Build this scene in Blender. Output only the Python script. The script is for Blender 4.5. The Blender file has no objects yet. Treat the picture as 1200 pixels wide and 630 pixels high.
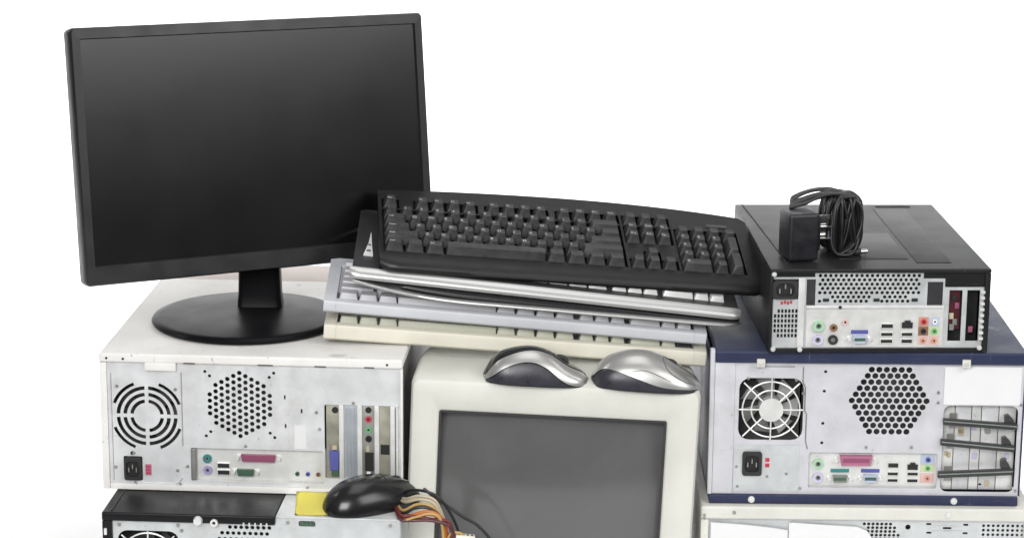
import bpy, bmesh, math, random
from mathutils import Vector, Matrix
from mathutils.geometry import delaunay_2d_cdt
from math import sin, cos, pi, radians as RAD
random.seed(7)
sc = bpy.context.scene
COL = sc.collection

# ------------------------------------------------------------------ materials
def mat(name, col, rough=0.5, metal=0.0, spec=0.5, nscale=40.0, var=0.06, bump=0.0, bscale=400.0,
        dirt_sheen=0.0, dirt_sheen_col=(0.35, 0.31, 0.24), coat=0.0, rvar=0.08, scratch=0.0, scratchcol=(.3, .29, .27)):
    m = bpy.data.materials.new(name); m.use_nodes = True
    nt = m.node_tree; b = nt.nodes['Principled BSDF']
    b.inputs['Roughness'].default_value = rough
    b.inputs['Metallic'].default_value = metal
    b.inputs['Specular IOR Level'].default_value = spec
    if coat:
        b.inputs['Coat Weight'].default_value = coat; b.inputs['Coat Roughness'].default_value = 0.08
    tc = nt.nodes.new('ShaderNodeTexCoord')
    n = nt.nodes.new('ShaderNodeTexNoise'); n.inputs['Scale'].default_value = nscale
    n.inputs['Detail'].default_value = 6; n.inputs['Roughness'].default_value = 0.6
    nt.links.new(tc.outputs['Object'], n.inputs['Vector'])
    r = nt.nodes.new('ShaderNodeMapRange')
    r.inputs[1].default_value = 0.3; r.inputs[2].default_value = 0.7
    r.inputs[3].default_value = 1 - var; r.inputs[4].default_value = 1 + var
    nt.links.new(n.outputs['Fac'], r.inputs[0])
    mx = nt.nodes.new('ShaderNodeMix'); mx.data_type = 'RGBA'; mx.blend_type = 'MULTIPLY'
    mx.inputs[0].default_value = 1.0
    mx.inputs[6].default_value = (*col, 1)
    nt.links.new(r.outputs[0], mx.inputs[7])
    out = mx.outputs[2]
    if dirt_sheen > 0:
        n2 = nt.nodes.new('ShaderNodeTexNoise'); n2.inputs['Scale'].default_value = nscale * 0.35
        n2.inputs['Detail'].default_value = 9; n2.inputs['Roughness'].default_value = 0.72
        nt.links.new(tc.outputs['Object'], n2.inputs['Vector'])
        r2 = nt.nodes.new('ShaderNodeMapRange')
        r2.inputs[1].default_value = 0.52; r2.inputs[2].default_value = 0.75
        r2.inputs[3].default_value = 0; r2.inputs[4].default_value = dirt_sheen
        nt.links.new(n2.outputs['Fac'], r2.inputs[0])
        m2 = nt.nodes.new('ShaderNodeMix'); m2.data_type = 'RGBA'
        nt.links.new(r2.outputs[0], m2.inputs[0]); nt.links.new(out, m2.inputs[6])
        m2.inputs[7].default_value = (*dirt_sheen_col, 1)
        out = m2.outputs[2]
    if scratch > 0:
        for sc_, rot_ in (((6, 6, 260), .5), ((240, 6, 7), -.35)):
            mp = nt.nodes.new('ShaderNodeMapping'); mp.inputs['Scale'].default_value = sc_; mp.inputs['Rotation'].default_value = (0, rot_, 0)
            n4 = nt.nodes.new('ShaderNodeTexNoise'); n4.inputs['Scale'].default_value = 3.0; n4.inputs['Detail'].default_value = 2
            nt.links.new(tc.outputs['Object'], mp.inputs['Vector']); nt.links.new(mp.outputs[0], n4.inputs['Vector'])
            r4 = nt.nodes.new('ShaderNodeMapRange')
            r4.inputs[1].default_value = 0.69; r4.inputs[2].default_value = 0.76; r4.inputs[3].default_value = 0; r4.inputs[4].default_value = scratch
            nt.links.new(n4.outputs['Fac'], r4.inputs[0])
            m4 = nt.nodes.new('ShaderNodeMix'); m4.data_type = 'RGBA'
            nt.links.new(r4.outputs[0], m4.inputs[0]); nt.links.new(out, m4.inputs[6]); m4.inputs[7].default_value = (*scratchcol, 1)
            out = m4.outputs[2]
        # small chips and specks
        n5 = nt.nodes.new('ShaderNodeTexNoise'); n5.inputs['Scale'].default_value = 170; n5.inputs['Detail'].default_value = 3
        nt.links.new(tc.outputs['Object'], n5.inputs['Vector'])
        r5 = nt.nodes.new('ShaderNodeMapRange')
        r5.inputs[1].default_value = 0.68; r5.inputs[2].default_value = 0.74; r5.inputs[3].default_value = 0; r5.inputs[4].default_value = scratch*1.3
        nt.links.new(n5.outputs['Fac'], r5.inputs[0])
        m5 = nt.nodes.new('ShaderNodeMix'); m5.data_type = 'RGBA'
        nt.links.new(r5.outputs[0], m5.inputs[0]); nt.links.new(out, m5.inputs[6]); m5.inputs[7].default_value = (*scratchcol, 1)
        out = m5.outputs[2]
    nt.links.new(out, b.inputs['Base Color'])
    rr = nt.nodes.new('ShaderNodeMapRange')
    rr.inputs[1].default_value = 0.3; rr.inputs[2].default_value = 0.7
    rr.inputs[3].default_value = max(0.02, rough - rvar); rr.inputs[4].default_value = min(1, rough + rvar)
    nt.links.new(n.outputs['Fac'], rr.inputs[0]); nt.links.new(rr.outputs[0], b.inputs['Roughness'])
    if bump > 0:
        n3 = nt.nodes.new('ShaderNodeTexNoise'); n3.inputs['Scale'].default_value = bscale
        n3.inputs['Detail'].default_value = 3
        nt.links.new(tc.outputs['Object'], n3.inputs['Vector'])
        bp = nt.nodes.new('ShaderNodeBump'); bp.inputs['Strength'].default_value = bump
        bp.inputs['Distance'].default_value = 0.001
        nt.links.new(n3.outputs['Fac'], bp.inputs['Height']); nt.links.new(bp.outputs['Normal'], b.inputs['Normal'])
    return m

M = dict(
    white_steel=mat('white_steel', (.70, .685, .66), .5, scratch=.5, spec=.3, dirt_sheen=.25, nscale=14, bump=.08),
    panel_steel=mat('panel_steel', (.63, .635, .64), .42, scratch=.45, metal=.25, dirt_sheen=.4, nscale=30, var=.10),
    lilac_steel=mat('lilac_steel', (.565, .565, .59), .42, scratch=.4, metal=.2, dirt_sheen=.3, nscale=26, var=.08),
    psu_steel=mat('psu_steel', (.58, .60, .60), .38, scratch=.4, metal=.4, dirt_sheen=.35, nscale=34, var=.10),
    bright_steel=mat('bright_steel', (.72, .72, .70), .35, metal=.35, dirt_sheen=.1, nscale=60),
    dull_steel=mat('dull_steel', (.36, .36, .33), .38, metal=.7, nscale=30, var=.15),
    olive_steel=mat('olive_steel', (.36, .35, .28), .36, metal=.5, nscale=24, var=.3),
    blue_steel=mat('blue_steel', (.44, .47, .50), .36, metal=.4, nscale=20, var=.1),
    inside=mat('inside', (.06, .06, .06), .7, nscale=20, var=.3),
    inside_grey=mat('inside_grey', (.32, .32, .31), .5, metal=.3, nscale=20, var=.2),
    black_cover=mat('black_cover', (.010, .010, .011), .36, spec=.16, nscale=18, var=.2, bump=.05, scratch=.25, scratchcol=(.07, .07, .07)),
    navy=mat('navy', (.026, .032, .070), .42, scratch=.35, scratchcol=(.25, .26, .3), spec=.24, dirt_sheen=.12, dirt_sheen_col=(.2, .2, .24), nscale=20),
    black_paint=mat('black_paint', (.011, .011, .012), .44, rvar=.03, scratch=.3, scratchcol=(.09, .09, .09), spec=.26, nscale=18, var=.1, bump=.05, dirt_sheen=.12, dirt_sheen_col=(.04, .04, .04)),
    cream=mat('cream', (.60, .592, .54), .45, scratch=.4, dirt_sheen=.18, nscale=18, bump=.06),
    cream_plastic=mat('cream_plastic', (.59, .588, .535), .5, scratch=.22, scratchcol=(.42, .39, .31), dirt_sheen=.12, dirt_sheen_col=(.5, .46, .36), nscale=12, bump=.12),
    warm_plastic=mat('warm_plastic', (.56, .49, .45), .5, nscale=12, dirt_sheen=.15, bump=.1),
    kb_cream=mat('kb_cream', (.62, .595, .50), .45, scratch=.3, scratchcol=(.45, .36, .24), nscale=16, dirt_sheen=.15, dirt_sheen_col=(.62, .5, .34)),
    kb_green=mat('kb_green', (.42, .42, .34), .5, nscale=30),
    kb_lilac=mat('kb_lilac', (.52, .53, .555), .42, scratch=.3, nscale=16, dirt_sheen=.15, dirt_sheen_col=(.36, .36, .36)),
    kb_lilac_key=mat('kb_lilac_key', (.49, .485, .51), .45, nscale=60, dirt_sheen=.2, dirt_sheen_col=(.36, .34, .32)),
    kb_black=mat('kb_black', (.007, .007, .0075), .42, spec=.36, nscale=30, var=.15, bump=.15, bscale=900),
    kb_key=mat('kb_key', (.036, .036, .036), .44, spec=.42, nscale=90, var=.25, bump=.1, dirt_sheen=.3, dirt_sheen_col=(.09, .09, .088)),
    kb_well=mat('kb_well', (.006, .006, .007), .6, nscale=30),
    side_shade=mat('side_shade', (.055, .053, .05), .55, nscale=40, var=.25, bump=.1),  # dark tone carries the shade on the white tower's right side
    bed_grey=mat('bed_grey', (.13, .13, .135), .6, nscale=30),
    kb_dark=mat('kb_dark', (.035, .035, .037), .38, nscale=20, var=.12),
    gloss_black=mat('gloss_black', (.008, .008, .009), .24, nscale=8, rvar=.02),
    silver=mat('silver', (.50, .50, .49), .33, metal=.75, nscale=4, var=.03, rvar=.01),
    silver_key=mat('silver_key', (.52, .52, .51), .42, metal=.1, nscale=60),
    silver_mouse=mat('silver_mouse', (.46, .455, .44), .33, metal=.75, nscale=6, var=.03, rvar=.01),
    mouse_dark=mat('mouse_dark', (.030, .030, .038), .33, nscale=60, var=.15, bump=.1, bscale=1200),
    mouse_rim=mat('mouse_rim', (.10, .10, .10), .35, metal=.2, nscale=60),
    mon_black=mat('mon_black', (.011, .011, .012), .36, nscale=30, var=.12, bump=.12, bscale=1500),
    mon_base=mat('mon_base', (.005, .005, .006), .36, spec=.09, nscale=20, rvar=.04),
    lcd=mat('lcd', (.003, .003, .0035), .22, spec=.5, nscale=8, var=.1, rvar=.02),
    crt_glass=mat('crt_glass', (.098, .100, .098), .16, spec=.5, nscale=6, var=.10, rvar=.05, dirt_sheen=.45, dirt_sheen_col=(.16, .16, .155)),  # pale patches painted into the glass imitate soft reflections
    crt_edge=mat('crt_edge', (.03, .03, .03), .5),
    legend_ink=mat('legend_ink', (.42, .42, .42), .5),
    hole=mat('hole', (.008, .008, .008), .7),
    rubber=mat('rubber', (.015, .015, .015), .55),
    adapter=mat('adapter', (.010, .010, .013), .42, nscale=60, var=.15, bump=.15, bscale=1400),
    cable=mat('cable', (.012, .012, .012), .38),
    prong=mat('prong', (.7, .7, .68), .22, metal=1.0),
    paper=mat('paper', (.68, .68, .68), .6, nscale=20, var=.02),
    note=mat('note', (.92, .84, .20), .6, nscale=16, var=.08, dirt_sheen=.7, dirt_sheen_col=(.93, .90, .60)),
    c_maroon=mat('c_maroon', (.24, .06, .12), .45), c_pink=mat('c_pink', (.36, .13, .21), .45),
    c_teal=mat('c_teal', (.03, .20, .20), .45), c_green=mat('c_green', (.12, .36, .16), .45),
    c_lime=mat('c_lime', (.48, .55, .32), .45), c_dkgreen=mat('c_dkgreen', (.05, .10, .06), .45),
    c_blue=mat('c_blue', (.08, .09, .30), .45), c_ltblue=mat('c_ltblue', (.40, .45, .56), .45),
    c_purple=mat('c_purple', (.34, .28, .48), .45), c_orange=mat('c_orange', (.50, .26, .18), .45),
    c_red=mat('c_red', (.45, .03, .05), .45), c_ltpink=mat('c_ltpink', (.60, .40, .37), .45),
    c_palegreen=mat('c_palegreen', (.34, .52, .36), .45), c_palelilac=mat('c_palelilac', (.50, .46, .60), .45),
    c_brown=mat('c_brown', (.22, .12, .07), .45), c_grey=mat('c_grey', (.22, .24, .22), .4, metal=.4),
    w_orange=mat('w_orange', (.46, .13, .025), .4), w_red=mat('w_red', (.13, .015, .018), .4),
    w_yellow=mat('w_yellow', (.42, .27, .09), .4), w_cream=mat('w_cream', (.44, .38, .27), .4),
    w_black=mat('w_black', (.012, .012, .012), .35), w_maroon=mat('w_maroon', (.07, .014, .018), .35),
    w_white=mat('w_white', (.72, .70, .62), .4),
    studio=mat('studio', (.90, .90, .90), .8, spec=.1, var=.01),
)

# ------------------------------------------------------------------ mesh helpers
def box(bm, x0, x1, y0, y1, z0, z1, bev=0.0, seg=2):
    g = bmesh.ops.create_cube(bm, size=1.0)
    vs = g['verts']
    for v in vs:
        v.co = Vector(((x0+x1)/2 + v.co.x*(x1-x0), (y0+y1)/2 + v.co.y*(y1-y0), (z0+z1)/2 + v.co.z*(z1-z0)))
    if bev > 0:
        es = list({e for v in vs for e in v.link_edges})
        bmesh.ops.bevel(bm, geom=es, offset=bev, segments=seg, profile=0.6, affect='EDGES')

def cyl(bm, c, r, h, axis='Y', seg=20, r2=None):
    rot = {'Z': Matrix.Identity(4), 'Y': Matrix.Rotation(pi/2, 4, 'X'), 'X': Matrix.Rotation(pi/2, 4, 'Y')}[axis]
    bmesh.ops.create_cone(bm, cap_ends=True, segments=seg, radius1=r, radius2=r if r2 is None else r2, depth=h,
                          matrix=Matrix.Translation(c) @ rot)

def tube(bm, pts, r, seg=8, closed=False, caps=True):
    pts = [Vector(p) for p in pts]; n = len(pts)
    rings = []; prev = None
    for i, p in enumerate(pts):
        if closed:
            t = pts[(i+1) % n] - pts[i-1]
        else:
            t = pts[min(i+1, n-1)] - pts[max(i-1, 0)]
        t.normalize()
        if prev is None:
            a = Vector((0, 0, 1)) if abs(t.z) < .9 else Vector((1, 0, 0))
            u = t.cross(a).normalized()
        else:
            u = (prev - t*prev.dot(t)).normalized()
        prev = u; w = t.cross(u)
        rings.append([bm.verts.new(p + (u*cos(2*pi*k/seg) + w*sin(2*pi*k/seg))*r) for k in range(seg)])
    m = n if closed else n-1
    for i in range(m):
        A, B = rings[i], rings[(i+1) % n]
        for k in range(seg):
            bm.faces.new((A[k], A[(k+1) % seg], B[(k+1) % seg], B[k])).smooth = True
    if caps and not closed:
        bm.faces.new(rings[0][::-1]); bm.faces.new(rings[-1])

def spline(pts, sub=8):
    P = [Vector(p) for p in pts]; out = []
    for i in range(len(P)-1):
        p0 = P[max(i-1, 0)]; p1 = P[i]; p2 = P[i+1]; p3 = P[min(i+2, len(P)-1)]
        for s in range(sub):
            t = s/sub
            out.append(.5*((2*p1) + (p2-p0)*t + (2*p0-5*p1+4*p2-p3)*t*t + (3*p1-p0-3*p2+p3)*t**3))
    out.append(P[-1]); return out

def prism(bm, pts, y0, y1):
    "polygon in XZ extruded along Y"
    a = [bm.verts.new((x, y0, z)) for x, z in pts]; b = [bm.verts.new((x, y1, z)) for x, z in pts]
    bm.faces.new(a); bm.faces.new(b[::-1])
    n = len(pts)
    for i in range(n):
        bm.faces.new((a[i], b[i], b[(i+1) % n], a[(i+1) % n]))

def profile_x(bm, prof, x0, x1, smooth=False, nx=1, warp=None):
    "closed (y,z) profile swept along X"
    rings = []
    for i in range(nx+1):
        x = x0+(x1-x0)*i/nx
        rings.append([bm.verts.new(warp(x, y, z) if warp else (x, y, z)) for y, z in prof])
    n = len(prof)
    for A, B in zip(rings, rings[1:]):
        for k in range(n):
            f = bm.faces.new((A[k], A[(k+1) % n], B[(k+1) % n], B[k])); f.smooth = smooth
    bm.faces.new(rings[0][::-1]); bm.faces.new(rings[-1])

def link(name, me, m, parent=None):
    o = bpy.data.objects.new(name, me); COL.objects.link(o)
    if m is not None and not me.materials: me.materials.append(m)
    if parent is not None: o.parent = parent
    return o

def obj(name, bm, m, parent=None, smooth=None):
    bmesh.ops.recalc_face_normals(bm, faces=bm.faces[:])
    me = bpy.data.meshes.new(name); bm.to_mesh(me); bm.free()
    if smooth is not None:
        for p in me.polygons: p.use_smooth = True
        try: me.set_sharp_from_angle(angle=RAD(smooth))
        except Exception: pass
    return link(name, me, m, parent)

def B(): return bmesh.new()

def pbox(name, parent, m, x0, x1, y0, y1, z0, z1, bev=0.0, smooth=None):
    bm = B(); box(bm, x0, x1, y0, y1, z0, z1, bev)
    return obj(name, bm, m, parent, 40 if bev and smooth is None else smooth)

def pcyl(name, parent, m, c, r, h, axis='Y', seg=18):
    bm = B(); cyl(bm, c, r, h, axis, seg); return obj(name, bm, m, parent, 40)

def ring(bm, c, r0, r1, y0, y1, seg=22):
    cx, cz = c
    vs = []
    for k in range(seg):
        a = 2*pi*k/seg; ca, sa = cos(a), sin(a)
        vs.append([bm.verts.new((cx+r*ca, y, cz+r*sa)) for r, y in ((r0, y1), (r0, y0), (r1, y0), (r1, y1))])
    for k in range(seg):
        A, C = vs[k], vs[(k+1) % seg]
        for j in range(4):
            bm.faces.new((A[j], A[(j+1) % 4], C[(j+1) % 4], C[j]))

def rect(x0, x1, z0, z1, r=0.0, n=4):
    if r <= 0: return [(x0, z0), (x1, z0), (x1, z1), (x0, z1)]
    out = []
    for cx, cz, a0 in ((x1-r, z0+r, -pi/2), (x1-r, z1-r, 0), (x0+r, z1-r, pi/2), (x0+r, z0+r, pi)):
        for k in range(n+1):
            a = a0+pi/2*k/n; out.append((cx+r*cos(a), cz+r*sin(a)))
    return out

def circ(x, z, r, n=12, ph=0.0): return [(x+r*cos(2*pi*k/n+ph), z+r*sin(2*pi*k/n+ph)) for k in range(n)]

def arc(cx, cz, r0, r1, a0, a1, n=9):
    o = [(cx+r1*cos(a0+(a1-a0)*k/n), cz+r1*sin(a0+(a1-a0)*k/n)) for k in range(n+1)]
    i = [(cx+r0*cos(a0+(a1-a0)*k/n), cz+r0*sin(a0+(a1-a0)*k/n)) for k in range(n, -1, -1)]
    return o+i

def in_poly(px, pz, poly):
    c = False; j = len(poly)-1
    for i in range(len(poly)):
        xi, zi = poly[i]; xj, zj = poly[j]
        if (zi > pz) != (zj > pz) and px < (xj-xi)*(pz-zi)/(zj-zi)+xi: c = not c
        j = i
    return c

def plate(name, outline, holes, t, m, parent, y=0.0, xy=False):
    "flat sheet with real holes. XZ plane facing -Y, front at y (or XY plane, top at y, when xy)"
    polys = [outline]+holes
    vs, es = [], []
    for p in polys:
        o = len(vs); n = len(p)
        vs += [Vector((q[0]*100, q[1]*100)) for q in p]; es += [(o+i, o+(i+1) % n) for i in range(n)]
    ov, oe, of, *_ = delaunay_2d_cdt(vs, es, [], 0, 1e-6)
    ov = [v*.01 for v in ov]
    boxes = [(min(q[0] for q in p), max(q[0] for q in p), min(q[1] for q in p), max(q[1] for q in p)) for p in holes]
    bm = B(); front, backv = {}, {}
    def P3(v, d): return (v.x, v.y, y-d) if xy else (v.x, y+d, v.y)
    def g(dic, i, d):
        if i not in dic: dic[i] = bm.verts.new(P3(ov[i], d))
        return dic[i]
    cnt = {}
    for f in of:
        cx = sum(ov[i].x for i in f)/3; cz = sum(ov[i].y for i in f)/3
        if not in_poly(cx, cz, outline): continue
        if any(bx[0] <= cx <= bx[1] and bx[2] <= cz <= bx[3] and in_poly(cx, cz, p) for bx, p in zip(boxes, holes)): continue
        bm.faces.new([g(front, i, 0) for i in f]); bm.faces.new([g(backv, i, t) for i in reversed(f)])
        for k in range(3):
            e = (f[k], f[(k+1) % 3]); cnt[e] = 1
    for (i, j) in list(cnt):
        if (j, i) not in cnt:
            bm.faces.new((front[i], front[j], backv[j], backv[i]))
    return obj(name, bm, m, parent)

def thing(name, label, cat, loc, yaw=0, tilt=0, roll=0, group=None):
    o = bpy.data.objects.new(name, None); COL.objects.link(o); o.empty_display_size = .02
    o.rotation_mode = 'YXZ'; o.location = loc; o.rotation_euler = (tilt, roll, yaw)
    o['label'] = label; o['category'] = cat
    if group: o['group'] = group
    return o

mm = lambda *a: [v*.001 for v in a]

def screw(parent, x, z, r=.0035, y=-.001, m='bright_steel'):
    bm = B(); cyl(bm, (x, y-.001, z), r, .002, 'Y', 14, r*.85)
    cyl(bm, (x, y-.0018, z), r*.55, .002, 'Y', 6)
    return obj('screw', bm, M[m], parent, 35)

def hexmesh(cx, cz, dx, dz, inside, vertical=True, nmax=12):
    pts = []
    for i in range(-nmax, nmax+1):
        for j in range(-nmax, nmax+1):
            x, z = (i*dx, (j+(i % 2)*.5)*dz) if vertical else ((i+(j % 2)*.5)*dx, j*dz)
            if inside(x, z): pts.append((cx+x, cz+z))
    return pts

# ---- port parts, all on local XZ plane facing -Y; ys = surface of the shield
def dsub(parent, name, x0, x1, z0, z1, col, ys, shell='bright_steel', pins=True):
    cx, cz = (x0+x1)/2, (z0+z1)/2; w, h = (x1-x0)/2, (z1-z0)/2
    bm = B(); s = h*.35
    prism(bm, [(cx-w+s, cz-h), (cx+w-s, cz-h), (cx+w, cz+h), (cx-w, cz+h)], ys-.006, ys)
    o = obj(name, bm, M[col], parent)
    bm = B()
    box(bm, cx-w-.0062, cx+w+.0062, ys-.0008, ys, cz-h*.9, cz+h*.9, .0004)
    obj('port_flange', bm, M[shell], o)
    for sx in (-1, 1):
        bm = B(); cyl(bm, (cx+sx*(w+.0042), ys-.003, cz), .0026, .006, 'Y', 6); obj('port_post', bm, M['bright_steel'], o)
    if pins:
        bm = B(); box(bm, cx-w*.8, cx+w*.8, ys-.0066, ys-.005, cz-h*.35, cz+h*.45)
        obj('port_face', bm, M['c_maroon' if col in ('c_pink', 'c_maroon') else 'c_blue' if col == 'c_blue' else 'c_dkgreen'], o)
    return o

def ps2(parent, x, z, r, col, ys):
    bm = B(); ring(bm, (x, z), r*.5, r, ys-.004, ys+.001, 22); o = obj('keyboard_port', bm, M[col], parent, 40)
    pcyl('port_hole', o, M['c_grey'], (x, ys-.001, z), r*.52, .003, 'Y', 16)
    pbox('port_key', o, M['hole'], x-r*.18, x+r*.18, ys-.0029, ys-.002, z-r*.2, z+r*.25)
    return o

def usb(parent, x0, x1, z0, z1, ys):
    bm = B(); t = .0006
    for b in ((x0-t, x1+t, z1, z1+t), (x0-t, x1+t, z0-t, z0), (x0-t, x0, z0, z1), (x1, x1+t, z0, z1)):
        box(bm, b[0], b[1], ys-.0025, ys, b[2], b[3])
    o = obj('usb_port', bm, M['bright_steel'], parent)
    pbox('port_hole', o, M['hole'], x0, x1, ys-.0012, ys-.0002, z0, z1)
    pbox('port_tongue', o, M['kb_dark'], x0+.0015, x1-.0015, ys-.0018, ys-.0011, z0+(z1-z0)*.55, z0+(z1-z0)*.8)
    return o

def jack(parent, x, z, r, col, ys, plug=True):
    bm = B(); ring(bm, (x, z), r*.42, r, ys-.0022, ys, 18); o = obj('audio_jack', bm, M[col], parent, 40)
    pcyl('jack_hole', o, M['hole'], (x, ys-.0002, z), r*.45, .0006, 'Y', 12)
    return o

def socket(parent, x0, x1, z0, z1, ys):
    bm = B()
    w = (x1-x0)
    o = plate('power_socket', rect(x0, x1, z0, z1, w*.14), [rect(x0+w*.14, x1-w*.14, z0+(z1-z0)*.16, z1-(z1-z0)*.16, w*.2)],
              .005, M['rubber'], parent, ys-.004)
    bm.free()
    pbox('socket_well', o, M['hole'], x0+w*.05, x1-w*.05, ys-.0006, ys, z0+w*.05, z1-w*.05)
    cx, cz = (x0+x1)/2, (z0+z1)/2
    for dx, dz in ((-.22, -.05), (.22, -.05), (0, .14)):
        pbox('contact_pin', o, M['dull_steel'], cx+dx*w-.0008, cx+dx*w+.0008, ys-.0045, ys-.0005, cz+dz*w-.003, cz+dz*w+.003)
    return o

def wire_guard(parent, cx, cz, half, radii, hub, ys):
    bm = B()
    for r in radii:
        tube(bm, [(cx+r*cos(2*pi*k/40), ys, cz+r*sin(2*pi*k/40)) for k in range(40)], .0011, 6, True)
    for k in range(8):
        a = k*pi/4; L = half if k % 2 == 0 else half*1.22
        tube(bm, [(cx+hub*.9*cos(a), ys-.0012, cz+hub*.9*sin(a)), (cx+L*cos(a), ys-.0012, cz+L*sin(a))], .00105, 6)
    o = obj('fan_guard', bm, M['bright_steel'], parent, 50)
    bm = B(); cyl(bm, (cx, ys-.002, cz), hub, .003, 'Y', 32); obj('guard_hub', bm, M['bright_steel'], o, 40)
    return o

def fan(parent, cx, cz, R, ys, m):
    bm = B(); cyl(bm, (cx, ys+.006, cz), R*.38, .012, 'Y', 28)
    for k in range(7):
        a = 2*pi*k/7+.3
        v = []
        for s, tt in ((0, 0), (0, 1), (1, 1), (1, 0)):
            rr = R*.36 if s == 0 else R*.96
            ang = a+(tt*.62)+(.25 if s else 0)
            v.append(bm.verts.new((cx+rr*cos(ang), ys+.002+tt*.010, cz+rr*sin(ang))))
        bm.faces.new(v)
        w = [bm.verts.new(x.co+Vector((0, .0012, 0))) for x in v]; bm.faces.new(w[::-1])
        for i in range(4): bm.faces.new((v[i], w[i], w[(i+1) % 4], v[(i+1) % 4]))
    return obj('fan', bm, m, parent, 40)

def shell(parent, name, W, H, D, m, t=.002, front=-.005, back=True):
    "thin steel wrap: top, two sides, bottom, far end"
    bm = B(); h = W/2
    box(bm, -h, h, front, D, H-t, H, .0012)
    box(bm, -h, -h+t, front+.0004, D, 0, H-t-.0002, .0006)
    box(bm, h-t, h, front+.0004, D, 0, H-t-.0002, .0006)
    box(bm, -h+t, h-t, .004, D, 0.0004, t)
    if back: box(bm, -h+t+.0002, h-t-.0002, D-t-.0005, D-.0005, t+.0003, H-t-.0003)
    return obj(name, bm, m, parent, 40)

CASES = 'old computer cases in the stack'
# ------------------------------------------------------------------ upper left white tower
YAWL = -.063
def tower_white():
    T = thing('computer_tower', 'white tower case lying on its side under the black monitor, round slotted fan vent', 'computer',
              (-.3411, -.0126, .2), YAWL, group=CASES)
    W, H, D = .4005, .1878, .40
    h = W/2
    bm = B()
    box(bm, -h, h, -.004, D, H-.0125, H, .003, 3)
    box(bm, -h, -h+.0095, -.0035, D, .0003, H-.0128, .0015)
    box(bm, -h+.0097, h-.0032, -.003, D, .0002, .0085, .0012)
    box(bm, -h+.0097, h-.0032, D-.003, D-.001, .009, H-.013)
    cov = obj('case_cover', bm, M['white_steel'], T, 40)
    bm = B(); box(bm, h-.003, h, -.0035, .004, .0003, H-.0128, .0005); obj('panel_edge', bm, M['white_steel'], cov, 40)
    pbox('shaded_side', T, M['side_shade'], h-.003, h+.0004, .0042, D, .0003, H-.0100, .001)  # right side coloured dark for the deep shadow next to the tube monitor
    # seams and dents on the lip
    for x0, x1, z in ((-.125, -.108, .1755), (-.088, -.073, .1765), (.01, .03, .1765), (.085, .1, .1765), (.15, .163, .1768)):
        pbox('lip_slot', cov, M['hole'], x0, x1, -.0043, -.0035, z-.0007, z+.0006)
    for x, z in ((-.19, .181), (-.168, .1805), (.18, .181)):
        pcyl('lip_hole', cov, M['hole'], (x, -.0042, z), .0016, .0008)
    pbox('lip_tab', cov, M['white_steel'], -.139, -.098, -.0055, -.003, .1655, .1765, .001)
    bz = pbox('front_bezel', T, M['warm_plastic'], -h+.001, h-.001, D+.002, D+.110, .002, H-.002, .006)
    # rear panel with real openings
    cx, cz = -.1390, .1020
    holes = []
    for r0, r1 in ((.0178, .0226), (.0268, .0318), (.0358, .0408)):
        for q in range(4):
            g0 = math.asin(.0022/r0)
            holes.append(arc(cx, cz, r0, r1, q*pi/2+g0, (q+1)*pi/2-g0, 10))
    for q in range(4):
        a = q*pi/2+pi/4; holes.append(arc(cx, cz, .0442, .0486, a-.42, a+.42, 6))
    mx, mz = -.0152, .1208
    for x, z in hexmesh(mx, mz, .00795, .00865, lambda x, z: x*x+z*z < .0445**2 and abs(x) < .0418):
        holes.append(circ(x, z, .0031, 10))
    for sx in (-1, 1):
        for sz in (-1, 1):
            for d in (.0395, .0455): holes.append(circ(mx+sx*d, mz+sz*(d-.0005)*.98, .0022, 8))
    io = (-.0820, .0965, .0142, .0595); sl = (.0965, .1905, .0225, .1240)
    holes.append(rect(io[0], io[1]-.0018, io[2], io[3], .002)); holes.append(rect(*sl, .003))
    sk = (-.1712, -.1480, .0136, .0448); holes.append(rect(sk[0]-.001, sk[1]+.001, sk[2]-.001, sk[3]+.001, .002))
    for x, z in ((.0445, .1325), (.0665, .114), (.045, .093)): holes.append(rect(x-.0011, x+.0011, z-.003, z+.003, .001))
    P = plate('rear_panel', rect(-.1906, h-.0031, .0088, H-.0127), holes, .0014, M['panel_steel'], T, .0)
    # power supply plate edges (pressed step)
    for b in ((-.0925, -.0917, .062, .163), (-.186, -.1855, .012, .16)):
        pbox('panel_seam', P, M['dull_steel'], b[0], b[1], -.0012, -.0001, b[2], b[3])
    bm = B()
    tube(bm, [(x, -.0006, z) for x, z in ((-.168, .0125), (-.16, .0093), (-.105, .0093), (-.098, .012), (-.094, .018))], .0012, 6)
    obj('panel_fold', bm, M['panel_steel'], P, 60)
    for x, z in ((-.178, .142), (-.1005, .1395), (-.1, .028), (-.0865, .034), (-.158, .0505), (-.155, .0075), (-.0965, .0085), (.073, .0085), (-.0085, .064), (.086, .113), (.09, .09), (-.183, .0305), (.135, .127)):
        screw(P, x, z, .0022, -.0001, 'dull_steel')
    for x, z in ((-.1602, .0505), (-.157, .0085)): pcyl('screw_hole', P, M['hole'], (x, -.0008, z), .0024, .0016)
    socket(T, *sk, -.0005)
    bm = B(); box(bm, -.1431, -.1352, -.0014, -.0002, .0205, .0355, .0004)
    rs = obj('voltage_switch', bm, M['c_pink'], T)
    for z in (.0235, .0278, .0322): pbox('switch_mark', rs, M['c_red'], -.142, -.1362, -.0019, -.0012, z-.001, z+.0012)
    pbox('blank_label', T, M['paper'], .0566, .0725, -.0009, -.0002, .0621, .0945)
    # fan behind the slots, dark interior
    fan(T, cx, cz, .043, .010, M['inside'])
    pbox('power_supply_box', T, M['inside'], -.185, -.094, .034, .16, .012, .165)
    pbox('drive_wall', T, M['inside'], -.09, .185, .05, .053, .01, .17)
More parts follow.
